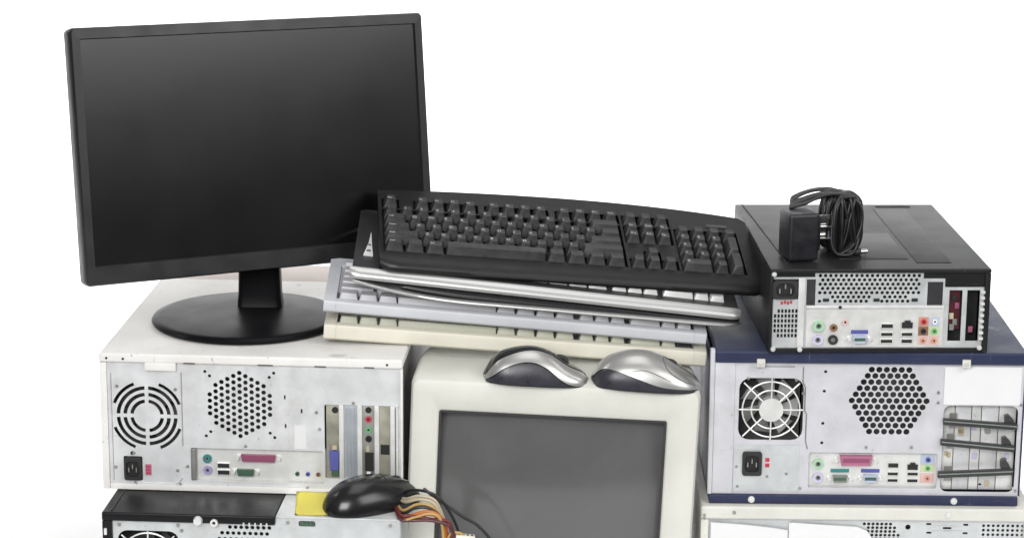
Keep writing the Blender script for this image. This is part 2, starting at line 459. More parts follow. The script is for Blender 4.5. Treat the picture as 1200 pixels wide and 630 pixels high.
    # io shield
    S = pbox('io_shield', T, M['bright_steel'], io[0]-.002, io[1]+.001, .0062, .0070, io[2]-.002, io[3]+.002)
    ys = .0062
    ps2(S, -.0610, .0439, .0058, 'c_teal', ys); ps2(S, -.0608, .0279, .0058, 'c_purple', ys)
    usb(S, -.0472, -.0318, .0315, .0375, ys); usb(S, -.0472, -.0318, .0220, .0280, ys)
    dsub(S, 'parallel_port', -.0155, .0305, .0422, .0515, 'c_maroon', ys)
    dsub(S, 'serial_port', -.0215, .0015, .0222, .0310, 'c_dkgreen', ys)
    for x, c in ((.0589, 'c_dkgreen'), (.0729, 'c_blue'), (.0866, 'c_brown')): jack(S, x, .0257, .0029, c, ys)
    pbox('shield_edge', S, M['dull_steel'], io[0]+.0004, io[0]+.0068, -.0008, .003, io[2]+.001, io[3]-.001, .001)
    # expansion brackets
    def bracket(x0, x1, m):
        return pbox('slot_bracket', T, M[m], x0, x1, .0022, .0032, .0215, .1235, .0003)
    b1 = bracket(.0985, .1165, 'olive_steel'); b2 = bracket(.1215, .1400, 'blue_steel'); b3 = bracket(.1460, .1625, 'dull_steel'); b4 = bracket(.1685, .1840, 'olive_steel')
    for x in (.1188, .1430, .1655, .1865):
        pbox('slot_divider', T, M['bright_steel'], x-.0031, x+.0031, -.0004, .0030, .0226, .1238, .0006)
    pcyl('bracket_screw', b1, M['hole'], (.1105, .0015, .1165), .0042, .002)
    pcyl('bracket_screw', b3, M['hole'], (.1545, .0015, .1175), .0040, .002)
    bm = B(); prism(bm, [(.1035, .035), (.1145, .035), (.1155, .061), (.1025, .061)], -.0035, .0025); obj('display_port', bm, M['c_blue'], b1)
    pbox('port_face', b1, M['c_dkgreen'], .1055, .1145, -.001, .002, .0255, .0345)
    pbox('port_face', b1, M['w_cream'], .1065, .1125, -.001, .002, .0625, .0675)
    for x in (.1255, .1305, .1355):
        bm = B(); tube(bm, [(x, .0016, .026), (x, .0016, .12)], .0008, 6); obj('bracket_rib', bm, M['blue_steel'], b2, 50)
    for z, c in ((.1050, 'c_red'), (.0905, 'c_green'), (.0780, 'hole')): jack(b3, .1545, z, .0042, c, .0020)
    pbox('card_slot', b3, M['hole'], .1495, .1605, .0004, .002, .034, .0590)
    pbox('card_edge', b3, M['w_cream'], .1515, .1555, .0002, .002, .0605, .068)
    pbox('card_edge', b3, M['paper'], .152, .157, .0, .002, .029, .033)
    pbox('line_port', b4, M['hole'], .1704, .1818, .0008, .002, .0572, .0702)
    bm = B(); tube(bm, [(.1925, -.0012, .02), (.1925, -.0012, .125)], .0016, 6); obj('edge_rib', bm, M['bright_steel'], P, 50)
    pcyl('rib_rivet', P, M['paper'], (.1925, -.003, .065), .0016, .001)
    return T
tower_white()

# ------------------------------------------------------------------ lower left tower
def tower_lower_left():
    T = thing('computer_tower', 'bottom left case with half black lid and bare silver top, under the white case', 'computer',
              (-.33399, -.09848, 0), YAWL, group=CASES)
    W, H, D = .39, .2, .45; h = W/2
    lidx = .031
    bm = B()
    box(bm, -h, lidx, -.006, D, H-.0125, H-.0006, .0025, 3)
    box(bm, -h, -h+.0125, -.005, D, .0, H-.0128, .0015)
    cov = obj('black_cover', bm, M['black_cover'], T, 40)
    for k in range(5):
        pbox('cover_notch', cov, M['panel_steel'], -.0105+k*.0075, -.0085+k*.0075, -.0068, -.0055, .1865, .1905)
    bm = B(); tube(bm, [(-h+.012, .0, H-.0004), (-h+.012, .3, H-.0004)], .0012, 6); obj('cover_crease', bm, M['black_cover'], cov, 60)
    bm = B()
    box(bm, lidx+.0004, h, -.0012, D, H-.004, H-.0015, .0012)
    box(bm, h-.002, h, .0, D, .0, H-.0042)
    box(bm, -h+.013, h-.0022, .001, D, .0, .002)
    box(bm, -h+.013, h-.0022, D-.003, D-.001, .0022, H-.013)
    obj('chassis', bm, M['psu_steel'], T, 40)
    cx, cz = -.1359, .1335
    holes = [rect(cx-.04, cx+.04, cz-.04, cz+.04, .013)]
    for j, z in enumerate((.1885, .1819, .1737, .1655, .1573, .149, .141, .133)):
        x0 = (-.0165, -.0286, -.0390, -.0425, -.046, -.0495, -.053, -.0565)[j]
        x = x0
        while x < .0265:
            holes.append(circ(x, z, .0026, 10)); x += .00735
    holes.append(rect(.061, .083, .1855, .1930, .0025))
    P = plate('rear_panel', rect(-h+.0127, h-.0001, .0022, H-.0042), holes, .0014, M['psu_steel'], T, 0)
    pbox('latch_recess', P, M['c_grey'], .060, .084, .004, .0055, .184, .1945)
    bm = B(); prism(bm, [(.0615, .1862), (.0675, .1925), (.0700, .1885), (.072, .1925), (.0745, .1885), (.0765, .1925), (.0825, .1862)], .0006, .003)
    obj('latch', bm, M['c_dkgreen'], P)
    wire_guard(T, cx, cz, .04, (.0262, .0375), .0155, -.0015)
    fan(T, cx, cz, .039, .012, M['inside'])
    pbox('inner_wall', T, M['inside'], -.18, .185, .05, .053, .01, .19)
    pbox('side_clip', T, M['bright_steel'], -.1925, -.1885, -.0075, -.0045, .1685, .1775, .001)
    bm = B(); cyl(bm, (-.0690, -.0085, .1915), .0062, .005, 'Y', 20, .005); obj('thumb_screw', bm, M['bright_steel'], T, 40)
    bm = B(); ring(bm, (-.0478, .1895), .0022, .0050, -.009, -.004, 20); obj('screw_ring', bm, M['bright_steel'], T, 40)
    pcyl('screw_ring_hole', T, M['hole'], (-.0478, -.0062, .1895), .0022, .001)
    for x, z in ((-.1735, .181), (-.0965, .182), (-.092, .175), (.047, .19), (.18, .19)): screw(P, x, z, .0024, -.0002, 'dull_steel')
    return T
LL = tower_lower_left()

# yellow note on the silver top
def sticky_note():
    bm = B(); vs = []
    nx, ny = 8, 8
    for i in range(nx+1):
        for j in range(ny+1):
            u, v = i/nx, j/ny
            x = .0555+.043*u-.004*v; y = .0040+.0430*v
            z = .0008+.0170*v**1.25+.0010*(u**3)+.0006*sin(u*6)*v
            vs.append(bm.verts.new((x, y, z)))
    for i in range(nx):
        for j in range(ny):
            a = i*(ny+1)+j; bm.faces.new((vs[a], vs[a+ny+1], vs[a+ny+2], vs[a+1])).smooth = True
    bmesh.ops.solidify(bm, geom=bm.faces[:], thickness=.0003)
    o = obj('sticky_note', bm, M['note'])
    o.rotation_mode = 'YXZ'; o.location = (-.33399, -.09848, .1986); o.rotation_euler = (0, 0, YAWL)
    o['label'] = 'yellow paper note on silver case top beside black mouse'; o['category'] = 'note'
sticky_note()

# ------------------------------------------------------------------ upper right blue tower
YAWR = -.0092
def tower_blue():
    T = thing('computer_tower', 'navy blue computer case under the slim black desktop, dark bars across its slot opening', 'computer',
              (.4708, .0030, .1854), YAWR, group=CASES)
    W, H, D = .4135, .2105, .42; h = W/2
    bm = B()
    box(bm, -h+.004, h, -.006, D, H-.0165, H, .003, 3)
    box(bm, h-.0025, h-.0002, -.001, D, .0125, H-.0167, .0008)
    box(bm, -h+.0002, h-.003, -.006, D, .0002, .0120, .0015)
    box(bm, -h+.004, h-.0028, D-.003, D-.001, .0125, H-.017)
    cov = obj('blue_cover', bm, M['navy'], T, 40)
    pbox('front_bezel', T, M['navy'], -h+.001, h-.001, D+.002, D+.055, .002, H-.002, .006)
    pbox('side_cover', T, M['navy'], -h-.001, -h+.0036, .009, D, .0125, H-.017, .0008)
    bm = B(); box(bm, -h-.002, -h+.0038, -.004, .0085, .0123, H+.0005, .001); obj('side_skirt', bm, M['lilac_steel'], T, 40)
    for x, z in ((-.1432, .1950), (.1257, .1965)):
        t = pbox('cover_tab', T, M['cream'], x-.0055, x+.0055, -.0095, -.005, z-.0055, z+.0055, .0012)
        screw(t, x, z, .0028, -.0095, 'bright_steel')
    for x, z in ((-.1501, .0060), (.1188, .0064)): screw(cov, x, z, .0048, -.006)
    holes = []
    cx, cz = -.1275, .1297
    holes.append(rect(cx-.0425, cx+.0425, cz-.0425, cz+.0425, .0145))
    mx, mz = .0279, .1427
    for x, z in hexmesh(mx, mz, .00985, .00850, lambda x, z: abs(z) < .0445 and abs(x) < .0535-abs(z)*.50, vertical=False):
        holes.append(circ(x, z, .0041, 12))
    io = (-.0751, .0955, .0215, .0705); sl = (.1005, .1985, .0175, .1370)
    holes.append(rect(*io, .003)); holes.append(rect(*sl, .009))
    sk = (-.1634, -.1375, .0383, .0714); holes.append(rect(sk[0]-.001, sk[1]+.001, sk[2]-.001, sk[3]+.001, .003))
    for x, z in ((-.0572, .1818), (-.058, .1551), (-.0583, .1108), (-.0587, .0839)): holes.append(circ(x, z, .0021, 10))
    P = plate('rear_panel', rect(-h+.004, h-.0027, .0122, H-.0167), holes, .0014, M['lilac_steel'], T, 0)
    pbox('panel_fold', P, M['lilac_steel'], -h+.0042, -.1760, -.0022, -.0002, .0126, H-.017, .0006)
    bm = B()
    tube(bm, [(x, -.0002, z) for x, z in ((-.0865, .188), (-.0865, .167), (-.083, .160), (-.083, .128), (-.0805, .124), (-.0805, .086), (-.0775, .0755))], .0009, 6)
    obj('panel_groove', bm, M['dull_steel'], P, 60)
    pbox('psu_plate', P, M['psu_steel'], -.1745, -.0875, -.0008, -.0002, .016, .0800)
    pbox('lip_shadow_strip', P, M['dull_steel'], -.145, -.098, -.0012, -.0002, .1880, .1888)  # solid grey strip drawn in for the shadow line below the lip
    wire_guard(T, cx, cz, .0425, (.0262, .0380), .0160, -.0015)
    fan(T, cx, cz, .041, .010, M['inside_grey'])
    pbox('power_supply_box', T, M['inside'], -.185, -.086, .036, .16, .014, .185)
    pbox('drive_wall', T, M['inside'], -.083, .098, .040, .043, .014, .19)
    socket(T, *sk, -.0005)
    for z in (.0598, .0521): pbox('voltage_mark', T, M['c_red'], -.1328, -.1272, -.0016, -.0004, z-.0026, z+.0026, .0005)
    for x, z in ((-.1045, .0405), (-.130, .037), (-.171, .050), (-.169, .0225), (-.0855, .0205), (-.1585, .1715), (-.0955, .1700), (-.086, .152), (.092, .155), (.0925, .141), (.2015, .139), (.2005, .020), (.0, .0785), (.06, .079)):
        screw(P, x, z, .0020, -.0003, 'dull_steel')
    pbox('blank_label', T, M['paper'], .0994, .2005, -.0010, -.0002, .1385, .1905)
    S = pbox('io_shield', T, M['bright_steel'], io[0]-.002, io[1]+.002, .0052, .0060, io[2]-.002, io[3]+.002)
    ys = .0052
    ps2(S, -.0621, .0535, .0072, 'c_palegreen', ys); ps2(S, -.0615, .0345, .0070, 'c_palelilac', ys)
    dsub(S, 'parallel_port', -.0340, .0095, .0525, .0660, 'c_pink', ys)
    o = dsub(S, 'serial_port', -.0425, -.0225, .0290, .0380, 'c_grey', ys); pbox('port_name_plate', o, M['c_teal'], -.0450, -.0205, ys-.0008, ys, .0415, .0462)
    o = dsub(S, 'display_port', -.0015, .0175, .0292, .0395, 'c_ltblue', ys); pbox('port_name_plate', o, M['c_blue'], -.0045, .0200, ys-.0008, ys, .0418, .0466)
    for z0, z1 in ((.0493, .0556), (.0385, .0428), (.0295, .0334)): usb(S, .0310, .0443, z0, z1, ys)
    bm = B(); prism(bm, [(.057, .0465), (.0705, .0465), (.0705, .0535), (.067, .0535), (.067, .056), (.0605, .056), (.0605, .0535), (.057, .0535)], ys-.002, ys)
    obj('network_port', bm, M['hole'], S)
    for z0, z1 in ((.0386, .0428), (.0292, .0335)): usb(S, .0572, .0708, z0, z1, ys)
    for z, c, m2 in ((.0605, 'c_ltblue', 'c_blue'), (.0485, 'c_lime', 'c_green'), (.0345, 'c_ltpink', 'c_orange')):
        hh = .0068 if c != 'c_lime' else .0050
        pl = pbox('jack_plate', S, M[c], .0740, .0925, ys-.0006, ys, z-hh, z+hh)
        jack(pl, .0838, z, .0033, m2, ys-.0006)
    # slot opening: grey brackets and three dark bars with clips
    pbox('slot_back', T, M['inside_grey'], sl[0]-.001, sl[1]+.001, .0160, .0170, sl[2]-.002, sl[3]+.002)
    for x0, x1, c in ((.1015, .1165, 'bright_steel'), (.1175, .1385, 'panel_steel'), (.1395, .1515, 'bright_steel'), (.1525, .1745, 'panel_steel'), (.1755, .1975, 'bright_steel')):
        b = pbox('slot_cover', T, M[c], x0, x1, .0085, .0093, sl[2]+.001, sl[3]-.001, .0003)
        for k in range(2):
            z = random.choice((.027, .058, .066, .098, .104, .126))+random.uniform(-.003, .003); x = (x0+x1)/2+random.uniform(-.003, .003)
            r_ = random.uniform(.003, .0055)
            bm = B(); prism(bm, rect(x-r_, x+r_*.8, z-r_*1.2, z+r_, r_*.6), .0079, .0086); obj('cover_tab', bm, M[random.choice(('w_cream', 'c_palelilac', 'panel_steel', 'dull_steel'))], b)
    for (xa, za, xb, zb) in ((.0995, .1165, .1975, .1100), (.0975, .0880, .1955, .0795), (.0960, .0428, .1955, .0480)):
        bm = B(); t = .0042
        prism(bm, [(xa, za-t), (xb, zb-t), (xb, zb+t), (xa, za+t)], -.0065, -.0012)
        bar = obj('slot_bar', bm, M['kb_dark'], T)
        bm = B(); tube(bm, [(xa+.001, -.0072, za+.0010), (xb-.001, -.0072, zb+.0010)], .0010, 6); obj('bar_ridge', bm, M['c_grey'], bar, 60)
        bm = B(); prism(bm, [(xb-.016, zb+.0036), (xb-.003, zb+.0036), (xb-.006, zb+.010), (xb-.012, zb+.016), (xb-.017, zb+.0145)], -.004, .004)
        obj('bar_clip', bm, M['kb_dark'], bar)
        bm = B(); prism(bm, [(xa+.0095, za-.0110), (xa+.019, za-.0110), (xa+.019, za+.0095), (xa+.0095, za+.0095)], .0030, .0045)
        obj('bar_tongue', bm, M['dull_steel'], bar)
    pbox('slot_hole', T, M['hole'], .153, .1565, .0076, .0086, .0245, .0268)
    return T
tower_blue()

# ------------------------------------------------------------------ lower right cream tower
def tower_cream():
    T = thing('computer_tower', 'cream coloured case at bottom right beneath the blue one, two blank white sheets on it', 'computer',
              (.4735, -.0080, 0), YAWR, group=CASES)
    W, H, D = .44, .185, .45; h = W/2
    bm = B()
    box(bm, -h, h, -.006, D, H-.0180, H-.0002, .003, 3)
    box(bm, -h, -h+.0105, -.006, D, 0, H-.0183, .002)
    box(bm, h-.0105, h, -.006, D, 0, H-.0183, .002)
    box(bm, -h+.0107, h-.0107, .002, D, 0, .004)
    box(bm, -h+.0107, h-.0107, D-.003, D-.001, .0045, H-.0185)
    cov = obj('cream_cover', bm, M['cream'], T, 40)
    screw(cov, -.1761, .1768, .0024, -.006, 'dull_steel'); screw(cov, .1078, .1765, .0046, -.006)
    for z in (.1685, .173): screw(cov, -.2155, z, .0018, -.006, 'dull_steel')
    holes = []
    for j in range(8):
        z = .1605-j*.0052
        x = -.002+j*.0026
        n = 7
        for k in range(n): holes.append(circ(x+.0058*k+(j % 2)*.0029, z, .0022, 8))
    holes.append(circ(.0561, .1566, .0036, 12))
    for x, z in ((.0836, .1612), (.1328, .1606), (.0842, .1490), (.1325, .1488)): holes.append(rect(x-.0035, x+.0035, z-.0014, z+.0014, .0012))
    holes.append(rect(.1025, .1140, .1543, .1572, .0012))
    for i in range(9):
        for j in range(8): holes.append(circ(.1565+i*.00645, .1597-j*.0063, .0021, 8))
    P = plate('rear_panel', rect(-h+.0107, h-.0107, .0045, H-.0182), holes, .0014, M['psu_steel'], T, 0)
    for z in (.1585, .152): pbox('panel_rib', P, M['panel_steel'], .088, .128, -.0014, -.0002, z-.0004, z+.0004)
    pbox('inner_wall', T, M['inside'], -.2, .2, .03, .033, .01, .165)
    # blank sheets stuck on the panel
    def sheet(pts, y0, m):
        bm = B(); prism(bm, pts, y0-.0006, y0); return obj('blank_sheet', bm, M[m], T)
    sheet([(-.2065, .05), (-.104, .05), (-.104, .1520), (-.125, .1553), (-.16, .1590), (-.19, .1612), (-.2065, .1622)], -.0042, 'paper')
    sheet([(-.1025, .05), (.016, .05), (.010, .1395), (.002, .1515), (-.012, .1575), (-.06, .1600), (-.098, .1625), (-.1025, .1615)], -.0032, 'paper')
    return T
tower_cream()

# ------------------------------------------------------------------ small black desktop on top right
def desktop_black():
    T = thing('desktop_computer', 'slim black desktop computer on top of the blue case, silver rear with wide honeycomb vent', 'computer',
              (.4792, -.00535, .3960), .0337, group=CASES)
    W, H, D = .2879, .1135, .3875; h = W/2
    bm = B()
    box(bm, -h, h, -.004, D, H-.0055, H, .0022, 3)
    box(bm, -h, -h+.004, -.003, D, .0006, H-.0057, .0012)
    box(bm, h-.0075, h, -.003, D, .0006, H-.0057, .0012)
    box(bm, -h+.0042, h-.0077, -.002, D, .0008, .0065, .001)
    box(bm, -h+.0042, h-.0077, D-.004, D-.001, .0068, H-.006)
    cov = obj('black_cover', bm, M['black_paint'], T, 40)
    # raised top details
    bm = B(); box(bm, .052, .098, .030, D-.03, H-.0004, H+.0007, .0005); obj('top_rib', bm, M['black_paint'], cov, 40)
    bm = B(); box(bm, .058, .108, D-.022, D-.012, H-.0003, H+.0006); obj('top_recess', bm, M['hole'], cov)
    for x, x2 in ((-.1335, -.118),):
        bm = B(); tube(bm, [(x, D-.004, H), (x2, .02, H)], .0011, 6); obj('top_crease', bm, M['hole'], cov, 60)
    bm = B(); box(bm, -.045, .045, .05, .2, H-.0004, H+.0007, .0005); obj('top_panel', bm, M['black_paint'], cov, 40)
    # rear panel
    holes = []
    for x, z in hexmesh(-.0143, .0868, .0068, .0057, lambda x, z: abs(x) < .0665 and abs(z) < .0185, vertical=False, nmax=14):
        if not (any(abs(x-t) < .0065 for t in (-.0705, -.0045, .0455)) and z < .0755):
            holes.append(circ(x, z, .0023, 10))
    for i in range(8):
        for j in range(6):
            if (i, j) in ((0, 0), (0, 5)): continue
            x = -.1362+i*.0046; z = .0565-j*.0066
            holes.append(rect(x-.0015, x+.0015, z-.0024, z+.0024))
    holes += [rect(-.0964, -.0846, .0640, .0990), rect(.0618, .0822, .0640, .0955)]
    holes += [rect(.0908, .1080, .0160, .0843), rect(.1142, .1310, .0160, .0843)]
    sk = (-.1410, -.1080, .0735, .0982)
    holes.append(rect(sk[0]-.001, sk[1]+.001, sk[2]-.001, sk[3]+.001, .001))
    out = [(-h+.0042, .0068), (h-.0077, .0068), (h-.0077, .0885), (.0845, .0885), (.0845, .1000), (.0560, .1000), (.0560, .1078), (-.0855, .1078), (-.0855, .1020), (-h+.0042, .1020)]
    P = plate('rear_panel', out, holes, .0014, M['psu_steel'], T, 0)
    pbox('black_strip', T, M['black_paint'], -h+.0042, -.0860, .0001, .002, .1022, H-.006)
    pbox('black_strip', T, M['black_paint'], .0563, .0845, .0001, .002, .1002, H-.006)
    pbox('black_strip', T, M['black_paint'], .0847, h-.0077, -.0005, .002, .0887, H-.006)
    for a, b, c, d in ((-.0964, -.0846, .0640, .0990), (.0618, .0822, .0640, .0955)):
        pbox('vent_block', T, M['kb_dark'], a, b, .0015, .003, c, d)
    for x in (-.0705, -.0045, .0455): pbox('vent_tab', P, M['hole'], x-.0040, x+.0040, -.0016, -.0002, .0693, .0735, .0005)
    pbox('panel_ridge', P, M['bright_steel'], -.0960, .0840, -.0026, -.0002, .0605, .0640, .0008)
    pbox('panel_ridge', P, M['bright_steel'], -.1070, -.0985, -.0022, -.0002, .0085, .1010, .0008)
    pcyl('screw', P, M['hole'], (-.0520, -.0030, .0622), .0022, .001)
    socket(T, *sk, -.0003)
    for k in range(4): pbox('voltage_mark', T, M['c_red'], -.1295+k*.0040, -.1268+k*.0040, -.0010, -.0003, .0655+(k % 2)*.0012, .0695+(k % 2)*.0010)
    pbox('inner_wall', T, M['inside'], -h+.005, .0845, .030, .032, .008, .105)
    S = pbox('io_shield', T, M['bright_steel'], -.0955, .0842, -.0009, -.0002, .0085, .0595)
    ys = -.0009
    ps2(S, -.0793, .0372, .0075, 'c_palegreen', ys); ps2(S, -.0797, .0185, .0072, 'c_palelilac', ys)
    o = jack(S, -.0594, .0345, .0052, 'c_brown', ys); 
    bm = B(); ring(bm, (-.0598, .0184), .0030, .0065, ys-.003, ys, 22); o = obj('video_port', bm, M['rubber'], S, 40); pcyl('port_hole', o, M['c_grey'], (-.0598, ys-.0008, .0184), .0032, .002)
    jack(S, -.0445, .0420, .0040, 'c_ltpink', ys)
    o = dsub(S, 'display_port', -.0340, -.0160, .0145, .0245, 'c_ltblue', ys); pbox('port_name_plate', o, M['c_blue'], -.0360, -.0140, ys-.0012, ys, .0262, .0312)
    for z0, z1 in ((.0343, .0395), (.0237, .0278), (.0142, .0187)): usb(S, .0031, .0180, z0, z1, ys)
    bm = B(); prism(bm, [(.0302, .034), (.0440, .034), (.0440, .0415), (.041, .0415), (.041, .0440), (.0335, .0440), (.0335, .0415), (.0302, .0415)], ys-.002, ys)
    obj('network_port', bm, M['hole'], S)
    for z0, z1 in ((.0237, .0278), (.0142, .0187)): usb(S, .0303, .0440, z0, z1, ys)
    for i, row in enumerate((('c_orange', 'c_ltblue'), ('c_brown', 'c_lime'), ('c_ltpink', 'c_ltpink'))):
        for j, c in enumerate(row):
            z = .0425-i*.0128; x = .0585+j*.0145
            pl = pbox('jack_plate', S, M[c], x-.0066, x+.0066, ys-.0006, ys, z-.0060, z+.0060)
            jack(pl, x, z, .0035, {'c_orange': 'c_red', 'c_ltblue': 'paper', 'c_brown': 'rubber', 'c_lime': 'c_green', 'c_ltpink': 'c_orange'}[c], ys-.0006)
    # expansion slots: dark well with a board behind
    pbox('slot_well', T, M['hole'], .0870, .1330, .022, .024, .012, .087)
    bd = pbox('circuit_board', T, M['w_maroon'], .0915, .1070, .008, .0095, .030, .084)
    for x, z, c in ((.096, .048, 'w_cream'), (.101, .040, 'c_grey'), (.097, .033, 'dull_steel'), (.103, .062, 'c_maroon'), (.099, .072, 'hole'), (.122, .03, 'c_maroon')):
        pbox('board_chip', bd, M[c], x-.003, x+.003, .0055, .0078, z-.004, z+.004, .0005)
    for k in range(9): pbox('side_tooth', T, M['bright_steel'], h-.0128, h-.0070, -.0042, -.0020, .0180+k*.0078, .0218+k*.0078, .0006)
    for x, z in ((-.1395, .1065), (-.1380, .0060), (-.1030, .0055), (.1330, .0075)): screw(cov, x, z, .0035, -.0030)
    return T
desktop_black()

# ------------------------------------------------------------------ black flat monitor
def lcd():
    c = (-.3629, .1620, .3879)
    T = thing('flat_monitor', 'wide black flat screen monitor on round base standing on white case', 'monitor', c, 0, 0, 0)
    bm = B()
    prof = [(.0, .0), (.125, .0), (.1300, .0022), (.1312, .0048), (.1290, .0080), (.1200, .0098), (.060, .0118), (.0, .0122)]
    rings = []
    for r, z in prof:
        rings.append([bm.verts.new((r*cos(2*pi*k/72), r*1.0*sin(2*pi*k/72), z)) for k in range(72)] if r > 0 else [bm.verts.new((0, 0, z))])
    for A, C in zip(rings, rings[1:]):
        for k in range(72):
            a = [A[k % len(A)], A[(k+1) % len(A)], C[(k+1) % len(C)], C[k % len(C)]]
            u = []
            for v in a:
                if v not in u: u.append(v)
            bm.faces.new(u).smooth = True
    base = obj('base', bm, M['mon_base'], T, 50)
    bm = B()
    lv = [(0.004, .0320, .022), (.010, .0312, .0195), (.03, .0296, .0175), (.07, .0287, .017), (.15, .0287, .017)]
    rr = []
    for z, w, d in lv:
        rr.append([bm.verts.new((.013+x, .046+y, z)) for x, y in rect(-w, w, -d, d, .008, 4)])
    for A, C in zip(rr, rr[1:]):
        for k in range(len(A)): bm.faces.new((A[k], A[(k+1) % len(A)], C[(k+1) % len(A)], C[k]))
    bm.faces.new(rr[0]); bm.faces.new(rr[-1])
    obj('stem', bm, M['mon_base'], T, 50)
    # panel assembly, local frame tilted back and turned
    yaw, tilt, roll = .515, -.1596, .0221
    R = Matrix.Rotation(yaw, 4, 'Z') @ Matrix.Rotation(tilt, 4, 'X') @ Matrix.Rotation(roll, 4, 'Y')
    X = Matrix.Translation(Vector((-.3412, .1575, .6340))-Vector(c)) @ R
    w, h = .2560, .1685
    def put(o):
        o.data.transform(X); return o
    bm = B()
    # front frame: outer profile rounded, inner step down to the glass
    def loop(x, zt, zb, y, r): return [(a, y, b) for a, b in rect(-x, x, zb, zt, r, 4)]
    L = [loop(w-.0015, h-.0015, -h+.0015, .030, .006), loop(w, h, -h, .016, .006), loop(w, h, -h, .0035, .006), loop(w-.0018, h-.0018, -h+.0018, .0, .006),
         loop(w-.0125, h-.0145, -h+.0250, -.0003, .0012), loop(w-.0138, h-.0158, -h+.0263, .0040, .001)]
    vs = [[bm.verts.new(p) for p in l] for l in L]
    for A, C in zip(vs, vs[1:]):
        n = len(A)
        for k in range(n): bm.faces.new((A[k], A[(k+1) % n], C[(k+1) % n], C[k]))
    put(obj('bezel', bm, M['mon_black'], T, 30))
    bm = B(); box(bm, -w+.012, w-.012, .0036, .0060, -h+.0245, h-.0140); put(obj('screen', bm, M['lcd'], T))
    bm = B()
    L = [loop(w-.0017, h-.0017, -h+.0017, .0300, .006), loop(w-.03, h-.03, -h+.03, .0380, .02), loop(.12, .10, -.11, .050, .02), loop(.11, .09, -.10, .054, .02)]
    vs = [[bm.verts.new(p) for p in l] for l in L]
    for A, C in zip(vs, vs[1:]):
        n = len(A)
        for k in range(n): bm.faces.new((A[k], A[(k+1) % n], C[(k+1) % n], C[k]))
    bm.faces.new(vs[0]); bm.faces.new(vs[-1])
    put(obj('back_shell', bm, M['mon_black'], T, 30))
    bm = B(); box(bm, -.016, .016, .050, .074, -.13, -.02, .004); put(obj('hinge', bm, M['mon_black'], T, 40))
    return T
lcd()

# ------------------------------------------------------------------ CRT monitor
def crt():
    c = (.0450, -.0400, 0)
    T = thing('tube_monitor', 'cream tube monitor with dull grey screen below the keyboards and two silver mice', 'monitor', c, -.022, 0, .0383)
    w, zt, zb = .1885, .3610, .040
    def loop(x0, x1, z0, z1, y, r, n=5): return [(a, y, b) for a, b in rect(x0, x1, z0, z1, r, n)]
    s = (-.1510, .1465, .0900, .3165)       # opening
    bm = B()
    L = [loop(-w+.004, w-.004, zb+.004, zt+.004, .090, .010), loop(-w+.001, w-.001, zb+.001, zt+.001, .030, .010), loop(-w, w, zb, zt-.001, .008, .010), loop(-w+.003, w-.003, zb+.003, zt-.004, .0012, .010),
         loop(-w+.009, w-.009, zb+.009, zt-.010, -.001, .010), loop(s[0]-.003, s[1]+.003, s[2]-.003, s[3]+.003, .0015, .003), loop(s[0], s[1], s[2], s[3], .0045, .003), loop(s[0]+.002, s[1]-.002, s[2]+.002, s[3]-.002, .020, .003)]
    vs = [[bm.verts.new(p) for p in l] for l in L]
    for A, C in zip(vs, vs[1:]):
        n = len(A)
        for k in range(n): bm.faces.new((A[k], A[(k+1) % n], C[(k+1) % n], C[k]))
    obj('bezel', bm, M['cream_plastic'], T, 40)
    bm = B(); t = .0022
    x0, x1, z0, z1 = s
    for b in ((x0+.0003, x1-.0003, z1-t-.0006, z1-.0004), (x0+.0003, x1-.0003, z0+.0004, z0+t+.0006), (x0+.0003, x0+t+.001, z0+t+.0008, z1-t-.0008), (x1-t-.001, x1-.0003, z0+t+.0008, z1-t-.0008)):
        box(bm, b[0], b[1], .0040, .012, b[2], b[3])
    obj('screen_gasket', bm, M['crt_edge'], T)
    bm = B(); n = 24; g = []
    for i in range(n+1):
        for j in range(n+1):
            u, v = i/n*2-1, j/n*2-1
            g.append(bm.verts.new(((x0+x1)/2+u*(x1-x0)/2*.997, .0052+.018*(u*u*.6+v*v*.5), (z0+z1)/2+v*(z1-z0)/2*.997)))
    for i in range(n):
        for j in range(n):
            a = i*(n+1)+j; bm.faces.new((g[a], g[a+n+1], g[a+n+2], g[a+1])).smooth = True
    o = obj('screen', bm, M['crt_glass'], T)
    bm = B()
    L = [loop(-w+.004, w-.004, zb+.004, zt+.004, .0905, .010), loop(-w+.010, w-.010, zb+.01, zt+.004, .14, .015), loop(-.155, .155, zb+.03, zt-.015, .25, .03), loop(-.105, .105, zb+.07, zt-.06, .39, .03), loop(-.095, .095, zb+.08, zt-.07, .40, .03)]
    vs = [[bm.verts.new(p) for p in l] for l in L]
    for A, C in zip(vs, vs[1:]):
        n = len(A)
        for k in range(n): bm.faces.new((A[k], A[(k+1) % n], C[(k+1) % n], C[k]))
    bm.faces.new(vs[-1])
    obj('housing', bm, M['cream_plastic'], T, 40)
    bm = B(); box(bm, -.11, .11, .05, .27, .0, .022, .008); cyl(bm, (0, .16, .032), .085, .03, 'Z', 32); obj('stand', bm, M['cream_plastic'], T, 40)
    pcyl('power_button', T, M['cream_plastic'], (.13, -.002, .065), .008, .006)
    return T
crt()

